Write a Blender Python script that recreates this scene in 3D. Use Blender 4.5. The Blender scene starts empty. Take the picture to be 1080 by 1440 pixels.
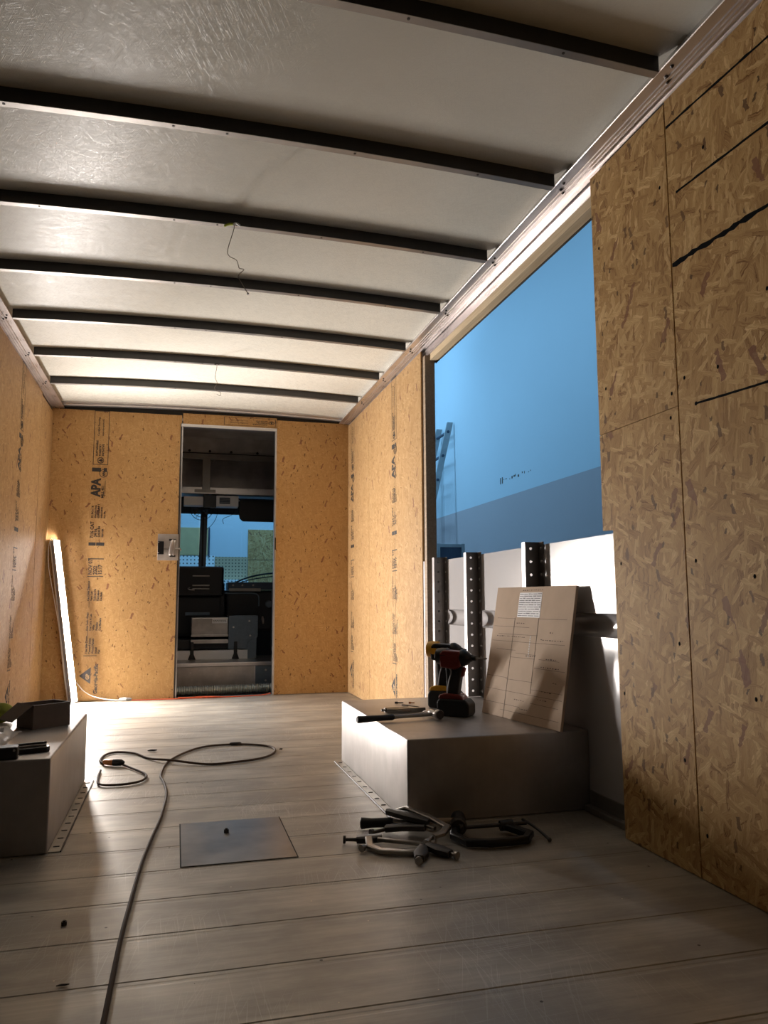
import bpy, bmesh, math, random
from mathutils import Vector, Matrix, noise
random.seed(7)
C = bpy.context.scene
COL = C.collection
# ---------------------------------------------------------------- camera
cam_d = bpy.data.cameras.new('camera'); cam = bpy.data.objects.new('camera', cam_d); COL.objects.link(cam)
cam_d.sensor_fit = 'HORIZONTAL'; cam_d.sensor_width = 36; cam_d.lens = 36.0; cam_d.clip_start = .02
YAW, PITCH, ROLL, CH = .2624, .1157, -.0042, .7427
f_ = Vector((math.sin(YAW)*math.cos(PITCH), math.cos(YAW)*math.cos(PITCH), math.sin(PITCH)))
r0 = Vector((math.cos(YAW), -math.sin(YAW), 0)); u0 = r0.cross(f_)
r_ = math.cos(ROLL)*r0 + math.sin(ROLL)*u0; u_ = -math.sin(ROLL)*r0 + math.cos(ROLL)*u0
cam.matrix_world = Matrix(((r_.x, u_.x, -f_.x, 0), (r_.y, u_.y, -f_.y, 0), (r_.z, u_.z, -f_.z, CH), (0, 0, 0, 1)))
C.camera = cam
# ---------------------------------------------------------------- world, exposure, unseen lamps lighting the workshop
w = bpy.data.worlds.new('world'); C.world = w; w.use_nodes = True
w.node_tree.nodes['Background'].inputs[0].default_value = (.55, .75, 1, 1)
w.node_tree.nodes['Background'].inputs[1].default_value = .02
C.view_settings.view_transform = 'Standard'; C.view_settings.look = 'None'
C.view_settings.gamma = 1; C.view_settings.use_curve_mapping = False
C.view_settings.exposure = 0.0
TUBE = 1050.0
def area(name, loc, target, sx, sy, power, colr):
    l = bpy.data.lights.new(name, 'AREA'); l.shape = 'RECTANGLE'; l.size = sx; l.size_y = sy
    l.energy = power; l.color = colr
    o = bpy.data.objects.new(name, l); COL.objects.link(o); o.location = loc
    o.rotation_euler = (Vector(target)-Vector(loc)).to_track_quat('-Z', 'Y').to_euler()
    return o
COOL = (.29, .63, 1.0)
area('unseen_workshop_lamp', (1.15, 6.2, 3.7), (3.4, 6.2, 2.0), 5.0, .3, 60, COOL)  # unseen lamp placed over the truck to light the side wall evenly
area('unseen_workshop_lamp', (2.2, 9.2, 4.9), (3.1, 9.0, 0), .15, .15, 32, COOL)
area('unseen_workshop_lamp', (.7, 9.5, 4.3), (.7, 11, 1.4), 2.4, .3, 105, COOL)  # unseen lamp added to brighten the wall beyond the windscreen

# ---------------------------------------------------------------- dimensions (metres)
XR, XL, YB, HR, HC = 1.377, -.963, 6.295, 2.244, 2.29      # inner walls, bulkhead, rail, roof
XS, XSL = 1.45, -1.036                                      # outer skin
def camb(x): return .028*(1-((x-.207)/1.17)**2)

# ---------------------------------------------------------------- mesh helper
class MB:
    def __init__(s): s.bm = bmesh.new()
    def box(s, lo, hi, bev=0, M=None, seg=2):
        lo = Vector(lo); hi = Vector(hi); b = bmesh.new()
        bmesh.ops.create_cube(b, size=1)
        for v in b.verts:
            v.co = Vector(((lo[i]+hi[i])/2 + v.co[i]*(hi[i]-lo[i]) for i in range(3)))
        if bev: bmesh.ops.bevel(b, geom=b.edges[:], offset=bev, segments=seg, affect='EDGES', profile=.5)
        s._add(b, M); return s
    def _add(s, b, M=None):
        if M is not None: bmesh.ops.transform(b, matrix=M, verts=b.verts)
        me = bpy.data.meshes.new('t'); b.to_mesh(me); b.free(); s.bm.from_mesh(me); bpy.data.meshes.remove(me)
    def cyl(s, p0, p1, r0, r1=None, seg=16, cap=True, M=None):
        r1 = r0 if r1 is None else r1
        p0 = Vector(p0); p1 = Vector(p1); d = p1-p0
        b = bmesh.new()
        bmesh.ops.create_cone(b, cap_ends=cap, segments=seg, radius1=r0, radius2=r1, depth=d.length)
        q = d.to_track_quat('Z', 'Y').to_matrix().to_4x4(); q.translation = (p0+p1)/2
        bmesh.ops.transform(b, matrix=q, verts=b.verts); s._add(b, M); return s
    def lathe(s, p0, p1, prof, seg=20, M=None):          # prof: (t along 0..1, r)
        p0 = Vector(p0); p1 = Vector(p1); d = p1-p0; L = d.length
        q = d.to_track_quat('Z', 'Y').to_matrix().to_4x4(); q.translation = p0
        b = bmesh.new(); rings = []
        for t, r in prof:
            rings.append([b.verts.new((max(r, 1e-4)*math.cos(a*2*math.pi/seg), max(r, 1e-4)*math.sin(a*2*math.pi/seg), t*L)) for a in range(seg)])
        for A, B in zip(rings, rings[1:]):
            for i in range(seg): b.faces.new((A[i], A[(i+1) % seg], B[(i+1) % seg], B[i]))
        b.faces.new(rings[0][::-1]); b.faces.new(rings[-1])
        bmesh.ops.transform(b, matrix=q, verts=b.verts); s._add(b, M); return s
    def tube(s, pts, r, seg=8, smooth=0, closed=False, sy=1.0, M=None):
        pts = [Vector(p) for p in pts]
        if smooth: pts = spline(pts, smooth)
        n = len(pts); b = bmesh.new(); rings = []; up = None
        for i, p in enumerate(pts):
            t = (pts[min(i+1, n-1)]-pts[max(i-1, 0)]).normalized()
            if up is None:
                up = Vector((0, 0, 1)) if abs(t.z) < .9 else Vector((1, 0, 0))
            sd = t.cross(up).normalized(); up = sd.cross(t).normalized()
            rr = r[i] if isinstance(r, (list, tuple)) else r
            rings.append([b.verts.new(p + sd*rr*math.cos(a*2*math.pi/seg) + up*rr*sy*math.sin(a*2*math.pi/seg)) for a in range(seg)])
        for A, B in zip(rings, rings[1:]):
            for i in range(seg): b.faces.new((A[i], B[i], B[(i+1) % seg], A[(i+1) % seg]))
        b.faces.new(rings[0]); b.faces.new(rings[-1][::-1])
        bmesh.ops.recalc_face_normals(b, faces=b.faces[:])
        s._add(b, M); return s
    def bar(s, pts, wd, ht, M=None):                     # rectangular bar along a path lying about flat, width in plane, ht up
        pts = [Vector(p) for p in pts]; n = len(pts); b = bmesh.new(); rings = []
        for i, p in enumerate(pts):
            d0 = (p-pts[i-1]).normalized() if i else (pts[1]-p).normalized()
            d1 = (pts[i+1]-p).normalized() if i < n-1 else d0
            t = (d0+d1).normalized(); sd = t.cross(Vector((0, 0, 1))).normalized()
            k = 1/max(.5, t.dot(d0)); u = sd.cross(t)
            ww = wd[i] if isinstance(wd, (list, tuple)) else wd
            rings.append([b.verts.new(p+sd*ww/2*k*a+u*ht/2*c) for a, c in ((1, .6), (.7, 1), (-.7, 1), (-1, .6), (-1, -.6), (-.7, -1), (.7, -1), (1, -.6))])
        m = 8
        for A, B in zip(rings, rings[1:]):
            for i in range(m): b.faces.new((A[i], B[i], B[(i+1) % m], A[(i+1) % m]))
        b.faces.new(rings[0]); b.faces.new(rings[-1][::-1])
        bmesh.ops.recalc_face_normals(b, faces=b.faces[:])
        s._add(b, M); return s
    def prism(s, pts, ext, M=None, bev=0):               # polygon pts (3D) extruded by ext
        b = bmesh.new(); ext = Vector(ext)
        A = [b.verts.new(p) for p in pts]; B = [b.verts.new(Vector(p)+ext) for p in pts]; n = len(A)
        b.faces.new(A); b.faces.new(B[::-1])
        for i in range(n): b.faces.new((A[i], B[i], B[(i+1) % n], A[(i+1) % n]))
        bmesh.ops.recalc_face_normals(b, faces=b.faces[:])
        if bev: bmesh.ops.bevel(b, geom=b.edges[:], offset=bev, segments=2, affect='EDGES', profile=.5)
        s._add(b, M); return s
    def ball(s, c, r, sc=(1, 1, 1), seg=14, M=None):
        b = bmesh.new(); bmesh.ops.create_uvsphere(b, u_segments=seg, v_segments=max(6, seg//2), radius=r)
        for v in b.verts: v.co = Vector((v.co.x*sc[0]+c[0], v.co.y*sc[1]+c[1], v.co.z*sc[2]+c[2]))
        s._add(b, M); return s
    def build(s, name, mat, parent=None, smooth=False, uv=True, loc=None):
        bm = s.bm
        if uv:
            L = bm.loops.layers.uv.verify()
            for f in bm.faces:
                n = f.normal; a = max(range(3), key=lambda i: abs(n[i]))
                for l in f.loops:
                    c = l.vert.co
                    l[L].uv = (c.y, c.z) if a == 0 else (c.x, c.z) if a == 1 else (c.x, c.y)
        me = bpy.data.meshes.new(name); bm.to_mesh(me); bm.free()
        o = bpy.data.objects.new(name, me); COL.objects.link(o)
        if mat: me.materials.append(mat)
        if smooth:
            for p in me.polygons: p.use_smooth = True
            try: me.set_sharp_from_angle(angle=math.radians(38))
            except Exception: pass
        if parent: o.parent = parent
        if loc: o.location = loc
        return o
def spline(P, k):
    out = []
    Q = [P[0]*2-P[1]]+P+[P[-1]*2-P[-2]]
    for i in range(1, len(Q)-2):
        a, b, c, d = Q[i-1:i+3]
        for j in range(k):
            t = j/k
            out.append(.5*((2*b)+(c-a)*t+(2*a-5*b+4*c-d)*t*t+(3*b-a-3*c+d)*t**3))
    out.append(P[-1]); return out
def tag(o, label, cat, group=None):
    o['label'] = label; o['category'] = cat
    if group: o['group'] = group
    return o
def thing(name, label, cat, loc=(0, 0, 0), rz=0, group=None):
    o = bpy.data.objects.new(name, None); COL.objects.link(o); o.empty_display_size = .05
    o.location = loc; o.rotation_euler = (0, 0, rz)
    return tag(o, label, cat, group)
def struct(name, loc=(0, 0, 0)):
    o = bpy.data.objects.new(name, None); COL.objects.link(o); o.location = loc; o.empty_display_size = .05
    o['kind'] = 'structure'; return o
def S(o): o['kind'] = 'structure'; return o
def copy_tree(o, parent=None):
    c = o.copy(); COL.objects.link(c)
    if parent: c.parent = parent
    for ch in o.children: copy_tree(ch, c)
    return c

# ---------------------------------------------------------------- materials
def col(c): return (*c, 1) if len(c) == 3 else c
class NT:
    def __init__(s, name):
        s.m = bpy.data.materials.new(name); s.m.use_nodes = True; s.t = s.m.node_tree
        s.b = s.t.nodes['Principled BSDF']; s.out = s.t.nodes['Material Output']
    def n(s, typ, **k):
        nd = s.t.nodes.new(typ); ins = k.pop('i', {})
        for a, v in k.items(): setattr(nd, a, v)
        for a, v in ins.items():
            sk = nd.inputs[a]
            if isinstance(v, bpy.types.NodeSocket): s.t.links.new(v, sk)
            else: sk.default_value = v
        return nd
    def math(s, op, a, b=0.0, clamp=False):
        return s.n('ShaderNodeMath', operation=op, use_clamp=clamp, i={0: a, 1: b}).outputs[0]
    def mix(s, f, a, b, mode='MIX'):
        nd = s.n('ShaderNodeMix', data_type='RGBA', blend_type=mode)
        for idx, v in ((0, f), (6, a), (7, b)):
            sk = nd.inputs[idx]
            if isinstance(v, bpy.types.NodeSocket): s.t.links.new(v, sk)
            else: sk.default_value = col(v) if isinstance(v, (tuple, list)) else v
        return nd.outputs[2]
    def ramp(s, f, stops, interp='LINEAR'):
        nd = s.n('ShaderNodeValToRGB'); r = nd.color_ramp; r.interpolation = interp
        while len(r.elements) < len(stops): r.elements.new(.5)
        for e, (p, c) in zip(r.elements, stops):
            e.position = p; e.color = col(c) if isinstance(c, (tuple, list)) else (c, c, c, 1)
        s.t.links.new(f, nd.inputs[0]); return nd.outputs[0]
    def noise(s, vec, scale, detail=3, rough=.5, dist=0):
        return s.n('ShaderNodeTexNoise', i={'Vector': vec, 'Scale': scale, 'Detail': detail, 'Roughness': rough, 'Distortion': dist})
    def mapping(s, vec, loc=(0, 0, 0), rot=(0, 0, 0), scale=(1, 1, 1)):
        return s.n('ShaderNodeMapping', i={'Vector': vec, 'Location': loc, 'Rotation': rot, 'Scale': scale}).outputs[0]
    def coord(s, k='Object'): return s.n('ShaderNodeTexCoord').outputs[k]
    def bump(s, h, strength=.3, dist=.002):
        o = s.n('ShaderNodeBump', i={'Height': h, 'Strength': strength, 'Distance': dist}).outputs[0]
        s.t.links.new(o, s.b.inputs['Normal']); return o
    def set(s, **k):
        names = {'color': 'Base Color', 'rough': 'Roughness', 'metal': 'Metallic', 'spec': 'Specular IOR Level', 'emit': 'Emission Color', 'estr': 'Emission Strength', 'alpha': 'Alpha', 'trans': 'Transmission Weight', 'coat': 'Coat Weight', 'aniso': 'Anisotropic'}
        for a, v in k.items():
            sk = s.b.inputs[names[a]]
            if isinstance(v, bpy.types.NodeSocket): s.t.links.new(v, sk)
            else: sk.default_value = col(v) if isinstance(v, tuple) else v
        return s
def plain(name, c, rough=.5, metal=0.0, var=.12, scale=30, spec=.5, bump=0.0):
    m = NT(name); v = m.coord()
    nz = m.noise(v, scale, 4).outputs[0]
    k = m.math('ADD', m.math('MULTIPLY', nz, 2*var), 1-var)
    vm = m.n('ShaderNodeVectorMath', operation='SCALE', i={0: c}); m.t.links.new(k, vm.inputs['Scale'])
    m.set(color=vm.outputs[0], rough=m.math('ADD', m.math('MULTIPLY', nz, .16), rough-.08), metal=metal, spec=spec)
    if bump: m.bump(nz, bump, .001)
    return m.m
def metal(name, c, rough=.35, scale=(1, 60, 1), var=.18, met=.9, grime=.25, bump=.06):
    """brushed sheet metal: fine streaks along one axis and cloudy dulling"""
    m = NT(name); v = m.coord()
    st = m.noise(m.mapping(v, scale=scale), 6, 5, .6).outputs[0]
    cl = m.noise(v, 3.5, 4, .6).outputs[0]
    dark = tuple(x*(1-grime*1.6) for x in c)
    base = m.mix(m.ramp(cl, [(.38, 0), (.72, 1)]), dark, c)
    base = m.mix(m.math('MULTIPLY', st, var*2), base, tuple(x*.45 for x in c))
    m.set(color=base, metal=met, rough=m.math('ADD', m.math('MULTIPLY', m.math('ADD', st, cl), .14), rough-.12))
    m.bump(st, bump, .001)
    return m.m
def osb(name, size=1.0, cont=1.0, tint=(1, 1, 1), seed=0, vert=True, grain=1.0, specks=1.0, curl=1.0):
    """oriented strand board: layered long straight-sided cells, each strand with its own tone and fibre"""
    m = NT(name)
    uv = m.coord('UV'); rnd = m.n('ShaderNodeObjectInfo').outputs['Random']
    off = m.n('ShaderNodeCombineXYZ', i={0: m.math('MULTIPLY', rnd, 37.7), 1: m.math('MULTIPLY', rnd, 91.3)}).outputs[0]
    p0 = m.n('ShaderNodeVectorMath', operation='ADD', i={0: uv, 1: off}).outputs[0]
    def warp(p, sc, amt, det):
        wz = m.noise(p, sc, det)
        d = m.n('ShaderNodeVectorMath', operation='SUBTRACT', i={0: wz.outputs[1], 1: (.5, .5, .5)}).outputs[0]
        d = m.n('ShaderNodeVectorMath', operation='SCALE', i={0: d, 'Scale': amt}).outputs[0]
        return m.n('ShaderNodeVectorMath', operation='ADD', i={0: p, 1: d}).outputs[0]
    p = warp(warp(p0, 5/size, .045*size*curl, 1), 60/size, .012*size, 4)
    ps = warp(p, 45/size, .022*size, 3)
    def T(c): return tuple(a*b for a, b in zip(c, tint))
    avg = T((.48, .305, .135))
    def lv(c): return tuple(a+(b-a)*cont for a, b in zip(avg, T(c)))
    stops = [(0, lv((.19, .095, .038))), (.12, lv((.34, .195, .08))), (.35, lv((.435, .27, .115))), (.6, lv((.50, .325, .147))), (.82, lv((.58, .395, .195))), (1, lv((.70, .51, .28)))]
    layers = [(.10, .034, .15, 0), (.62, .024, .11, .45), (-.42, .028, .13, .45), (.22, .016, .10, .55), (-.95, .014, .07, .62), (-.15, .011, .09, .66), (1.25, .012, .06, .74)]
    c = None; h = None
    for k, (ang, wd, ln, th) in enumerate(layers):
        wd *= size; ln *= size
        q = m.mapping(p, loc=(k*3.1+seed, k*1.7, 0), rot=(0, 0, ang))
        q2 = m.mapping(q, scale=(1/wd, 1/ln, 1))
        vo = m.n('ShaderNodeTexVoronoi', voronoi_dimensions='2D', feature='F1', distance='CHEBYCHEV', i={'Vector': q2, 'Scale': 1.0, 'Randomness': .9})
        sep = m.n('ShaderNodeSeparateColor', i={0: vo.outputs['Color']})
        g = m.noise(m.mapping(q, loc=(k*9., 0, 0), scale=(1/(.0026*size), 1/(.07*size), 1)), 1.0, 4, .65).outputs[0]
        tone = m.math('ADD', m.math('ADD', m.math('MULTIPLY', sep.outputs[0], .72), .14), m.math('MULTIPLY', m.math('SUBTRACT', g, .5), 1.5*grain), True)
        cc = m.ramp(tone, stops)
        rim = m.ramp(vo.outputs['Distance'], [(.40, 0), (.62, 1)])
        cc = m.mix(m.math('MULTIPLY', rim, .22*cont), cc, T((.26, .15, .07)))
        if c is None: c = cc; h = m.math('ADD', m.math('MULTIPLY', g, .4), sep.outputs[1])
        else:
            mk = m.math('MULTIPLY', m.math('GREATER_THAN', sep.outputs[2], th), m.math('LESS_THAN', vo.outputs['Distance'], .52))
            c = m.mix(mk, c, cc)
            h = m.n('ShaderNodeMix', i={0: mk, 2: h, 3: m.math('ADD', m.math('MULTIPLY', g, .4), sep.outputs[1])}).outputs[0]
    # scattered red-brown bark strands and dark chips
    for (sc, asp, ang, th, cc2, dd) in ((7.5, 3.6, .35, .972, (.20, .085, .06), .30), (9, 4.2, -.55, .975, (.185, .075, .045), .30), (17, 2.6, .15, .962, (.10, .05, .028), .26), (34, 1.6, -.3, .975, (.05, .026, .016), .24)):
        q = m.mapping(m.mapping(ps, loc=(seed+7.7+sc, 2.2, 0), rot=(0, 0, ang)), scale=(sc*asp/size, sc/size, 1))
        vo = m.n('ShaderNodeTexVoronoi', voronoi_dimensions='2D', feature='F1', distance='CHEBYCHEV', i={'Vector': q, 'Scale': 1.0})
        sep = m.n('ShaderNodeSeparateColor', i={0: vo.outputs['Color']})
        mk = m.math('MULTIPLY', m.math('GREATER_THAN', sep.outputs[0], 1-(1-th)*specks), m.math('LESS_THAN', vo.outputs['Distance'], dd))
        c = m.mix(m.math('MULTIPLY', mk, .8), c, T(cc2))
    big = m.noise(p0, 2.2, 3).outputs[0]
    c = m.mix(m.math('MULTIPLY', m.ramp(big, [(.35, 1), (.65, 0)]), .22), c, T((.36, .22, .10)))
    m.set(color=c, rough=.58, spec=.16)
    m.bump(h, .35, .0012)
    return m.m
MAT = {}
MAT['osb_near'] = osb('osb_board', 1.1, 1.15, (1.04, 1.0, .90), 1, specks=1.1)
MAT['osb_far'] = osb('osb_board_smooth', .6, .45, (1.03, .97, .90), 5, specks=.7, curl=2.0)
MAT['osb_side'] = osb('osb_board_pale', .8, .6, (.92, .91, .95), 9, specks=.4)
MAT['osb_edge'] = plain('osb_edge', (.30, .19, .10), .8, 0, .35, 120)
MAT['ink'] = plain('black_ink', (.03, .026, .024), .7, 0, .3, 90)
MAT['ink_soft'] = plain('faded_ink', (.10, .08, .065), .8, 0, .3, 90)
MAT['marker'] = plain('black_marker', (.006, .007, .008), .9, 0, .4, 60, .05)
MAT['pencil'] = plain('pencil_line', (.13, .09, .07), .8, 0, .3, 90)
MAT['bow'] = metal('shaded_roof_bow', (.075, .072, .072), .42, (60, 1, 1), .2, .3, .2)  # near-black: the shade on the bow's unlit face is put into the colour
MAT['alu'] = metal('aluminium', (.74, .70, .69), .30, (60, 1, 1), .1, .92, .12)
MAT['alu_y'] = metal('aluminium_rail', (.78, .73, .72), .28, (60, 1.5, 60), .12, .92, .12)
MAT['alu_dull'] = metal('dull_aluminium', (.42, .395, .37), .42, (1, 1, 30), .15, .85, .2)
MAT['box'] = metal('wheel_box_aluminium', (.56, .53, .515), .38, (14, 14, 1.5), .10, .72, .2)
MAT['galv'] = metal('post_steel', (.36, .33, .31), .42, (20, 20, 1), .15, .8, .25)
MAT['steel'] = metal('tool_steel', (.50, .46, .42), .32, (20, 20, 20), .2, .9, .3)
MAT['dark_steel'] = metal('dark_steel', (.10, .09, .085), .45, (20, 20, 20), .2, .7, .3)
MAT['black'] = plain('black_rubber', (.012, .011, .012), .55, 0, .3)
MAT['black_gloss'] = plain('black_plastic', (.006, .006, .008), .35, 0, .2)
MAT['gap'] = plain('dark_gap', (.01, .009, .008), .9)
MAT['wood'] = None
MAT['red'] = plain('red_plastic', (.17, .018, .014), .4, 0, .2)
MAT['yellow'] = plain('yellow_plastic', (.72, .36, .02), .4, 0, .15)
MAT['greyrub'] = plain('grey_trim', (.25, .25, .26), .5)
MAT['white'] = plain('white_plastic', (.78, .78, .80), .4, 0, .04)
MAT['orange'] = plain('orange_cable', (.60, .09, .025), .5, 0, .12)
MAT['cord'] = plain('brown_cable', (.075, .048, .032), .75, 0, .3, 60, .2)
MAT['copper'] = plain('amber_plug', (.55, .19, .05), .35, 0, .2)
MAT['lime'] = plain('lime_sleeve', (.42, .50, .05), .6, 0, .25)
MAT['wire'] = plain('thin_wire', (.28, .24, .20), .5, 0, .2)
MAT['blue_dark'] = plain('navy_panel', (.045, .065, .10), .45, .2, .2)
MAT['blue_mid'] = plain('slate_panel', (.13, .17, .22), .45, .3, .2)
MAT['cab_dark'] = plain('cab_interior', (.016, .016, .02), .6, 0, .2)
MAT['cab_metal'] = metal('cab_aluminium', (.75, .70, .67), .32, (1, 1, 40), .2, .35, .3)
MAT['ply'] = plain('plywood_sheet', (.55, .42, .20), .6, 0, .15, 12)
def wood(name, c, d):
    m = NT(name); v = m.coord()
    g = m.noise(m.mapping(v, scale=(30, 1.2, 30)), 3, 5, .6, 1.2).outputs[0]
    kn = m.n('ShaderNodeTexVoronoi', i={'Vector': m.mapping(v, scale=(9, 5, 5)), 'Scale': 1.0})
    kk = m.ramp(kn.outputs['Distance'], [(.06, 1), (.16, 0)])
    b = m.mix(m.ramp(g, [(.35, 0), (.7, 1)]), d, c)
    b = m.mix(m.math('MULTIPLY', kk, .8), b, (.09, .05, .03))
    m.set(color=b, rough=.6, spec=.3); m.bump(g, .15, .001); return m.m
MAT['wood'] = wood('lumber', (.68, .56, .38), (.55, .42, .26))
MAT['stud'] = wood('lumber_stud', (.42, .33, .24), (.30, .22, .15))
# frp roof
m = NT('frp_roof'); v = m.coord()
hs = None
for k, ang in enumerate((.3, 1.1, 2.0, 2.7)):
    q = m.mapping(m.mapping(v, loc=(k*2.3, k, 0), rot=(0, 0, ang)), scale=(13, 380, 1))
    d_ = m.n('ShaderNodeTexNoise', noise_dimensions='2D', i={'Vector': q, 'Scale': 1.0, 'Detail': 1.0}).outputs[0]
    d_ = m.ramp(d_, [(.60, 0), (.72, 1)])
    hs = d_ if hs is None else m.math('MAXIMUM', hs, d_)
cl = m.noise(v, 2.2, 3).outputs[0]
wv = m.n('ShaderNodeTexWave', i={'Vector': m.mapping(v, rot=(0, 0, .6)), 'Scale': 90.0, 'Distortion': 2.0}).outputs['Fac']
base = m.mix(m.ramp(cl, [(.3, 0), (.7, 1)]), (.635, .62, .55), (.70, .685, .615))
base = m.mix(m.math('MULTIPLY', hs, .12), base, (.88, .86, .82))
m.set(color=base, rough=m.math('ADD', m.math('MULTIPLY', hs, -.10), .33), spec=.26)
m.bump(m.math('ADD', hs, m.math('MULTIPLY', wv, .35)), .28, .001)
MAT['frp'] = m.m
# floor plank: dull extruded aluminium with streaks, scratches and grime
m = NT('floor_aluminium'); v = m.coord()
rnd = m.n('ShaderNodeObjectInfo').outputs['Random']
st = m.noise(m.mapping(v, scale=(.5, 22, 1)), 3, 6, .7).outputs[0]
cl = m.noise(m.mapping(v, scale=(1, 2.2, 1)), 2.6, 5, .62).outputs[0]
base = m.mix(m.ramp(st, [(.3, 0), (.7, 1)]), (.40, .368, .31), (.54, .50, .43))
base = m.mix(m.math('MULTIPLY', m.ramp(cl, [(.42, 1), (.62, 0)]), .5), base, (.19, .17, .15))
base = m.mix(m.math('MULTIPLY', rnd, .12), base, (.2, .18, .16))
sp = m.n('ShaderNodeTexVoronoi', i={'Vector': m.mapping(v, scale=(16, 16, 1)), 'Scale': 1.0})
spm = m.math('MULTIPLY', m.math('LESS_THAN', sp.outputs['Distance'], .06), m.math('GREATER_THAN', m.n('ShaderNodeSeparateColor', i={0: sp.outputs['Color']}).outputs[0], .75))
base = m.mix(spm, base, (.06, .05, .04))
scr = None
for k, ang in enumerate((1.45, 1.62, 1.2, .1)):
    q = m.mapping(m.mapping(v, loc=(k*1.3, k*.7, 0), rot=(0, 0, -ang)), scale=(3.0, 260, 1))
    d_ = m.ramp(m.n('ShaderNodeTexNoise', noise_dimensions='2D', i={'Vector': q, 'Scale': 1.0, 'Detail': 1.0}).outputs[0], [(.70, 0), (.76, 1)])
    scr = d_ if scr is None else m.math('MAXIMUM', scr, d_)
scr = m.math('MULTIPLY', scr, m.ramp(m.noise(v, 2.0, 2).outputs[0], [(.45, 0), (.65, 1)]))
base = m.mix(m.math('MULTIPLY', scr, .28), base, (.82, .80, .76))
dust = m.n('ShaderNodeTexVoronoi', i={'Vector': m.mapping(v, loc=(3, 1, 0), scale=(26, 26, 1)), 'Scale': 1.0})
dm = m.math('MULTIPLY', m.math('LESS_THAN', dust.outputs['Distance'], .05), m.math('GREATER_THAN', m.n('ShaderNodeSeparateColor', i={0: dust.outputs['Color']}).outputs[1], .8))
base = m.mix(dm, base, (.75, .66, .5))
m.set(color=base, metal=.5, rough=m.math('ADD', m.math('MULTIPLY', st, .16), .40))
m.bump(m.math('ADD', st, m.math('MULTIPLY', scr, .2)), .10, .001)
MAT['floor'] = m.m
# white truck skin
m = NT('white_skin'); v = m.coord(); nz = m.noise(v, 3, 4).outputs[0]
m.set(color=m.mix(nz, (.42, .405, .41), (.48, .465, .47)), rough=.20, spec=.75); MAT['skin'] = m.m
# cardboard
m = NT('cardboard'); uv = m.coord(); wv = m.n('ShaderNodeTexWave', wave_type='BANDS', bands_direction='Z', i={'Vector': uv, 'Scale': 38.0, 'Distortion': .4}).outputs['Fac']
nz = m.noise(uv, 14, 4).outputs[0]
m.set(color=m.mix(nz, (.52, .385, .275), (.66, .50, .37)), rough=.75, spec=.2); m.bump(wv, .12, .001); MAT['card'] = m.m
MAT['card_dark'] = plain('brown_cardboard', (.14, .10, .075), .7, 0, .2)
# workshop paint
def paint(name, c):
    m = NT(name); v = m.coord(); nz = m.noise(v, .9, 3).outputs[0]; f = m.noise(v, 70, 2).outputs[0]
    m.set(color=m.mix(nz, tuple(x*.92 for x in c), c), rough=.85, spec=.1); m.bump(f, .05, .001); return m.m
MAT['wall_pale'] = paint('pale_wall_paint', (.60, .68, .72))
MAT['wall_grey'] = paint('grey_wall_paint', (.50, .43, .43))
MAT['concrete'] = plain('concrete', (.25, .25, .25), .8, 0, .2, 5)
MAT['ladder'] = metal('ladder_aluminium', (.46, .49, .50), .4, (1, 1, 40), .1, .2, .2)
# glass
m = NT('windshield_glass')
tr = m.n('ShaderNodeBsdfTransparent', i={0: (.86, .93, .96, 1)}); gl = m.n('ShaderNodeBsdfGlossy', i={'Roughness': .02})
fr = m.n('ShaderNodeFresnel', i={'IOR': 1.45})
mx = m.n('ShaderNodeMixShader', i={0: fr.outputs[0], 1: tr.outputs[0], 2: gl.outputs[0]})
m.t.links.new(mx.outputs[0], m.out.inputs[0]); MAT['glass'] = m.m
# tube
m = NT('tube_glow'); m.set(color=(.9, .9, .9), emit=(1.0, .93, .875), estr=TUBE); MAT['tube'] = m.m
m = NT('plastic_film'); v = m.coord(); nz = m.noise(v, 40, 3).outputs[0]
m.set(color=(.75, .72, .70), rough=.3, spec=.6, trans=.35); m.bump(nz, .5, .003); MAT['film'] = m.m
def peg(name, c, pitch=.0254):
    m = NT(name); v = m.mapping(m.coord(), scale=(1/pitch, 1/pitch, 1/pitch))
    fr = m.n('ShaderNodeVectorMath', operation='FRACTION', i={0: v}).outputs[0]
    s = m.n('ShaderNodeSeparateXYZ', i={0: fr})
    a = m.math('SUBTRACT', s.outputs[0], .5); b = m.math('SUBTRACT', s.outputs[2], .5)
    d = m.math('ADD', m.math('MULTIPLY', a, a), m.math('MULTIPLY', b, b))
    m.set(color=m.mix(m.math('LESS_THAN', d, .045), c, tuple(x*.18 for x in c)), rough=.55); return m.m
MAT['peg_white'] = peg('white_pegboard', (.86, .88, .86), .05)
MAT['peg_tan'] = peg('tan_pegboard', (.46, .36, .22), .045)

# ================================================================= SETTING: floor
floor = struct('floor')
y = 1.4715-.2135*9; k = 0
while y < YB-.02:
    y2 = min(y+.2135, YB+.02)
    b = MB(); g = .0007
    # extruded plank: chamfered edges and a shallow raised lip along its far edge
    P = [(XSL, y+g, -.03), (XSL, y+g, -.0015), (XSL, y+g+.002, 0), (XSL, y2-.03, 0), (XSL, y2-.026, -.0005), (XSL, y2-.018, -.0005), (XSL, y2-.014, 0), (XSL, y2-g-.002, 0), (XSL, y2-g, -.0015), (XSL, y2-g, -.03)]
    b.prism(P, (XS-XSL, 0, 0)); b.build('floor_plank', MAT['floor'], floor)
    y += .2135
MB().box((XSL, -.46, -.06), (XS, YB+.02, -.031)).build('subfloor', MAT['gap'], floor)
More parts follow.
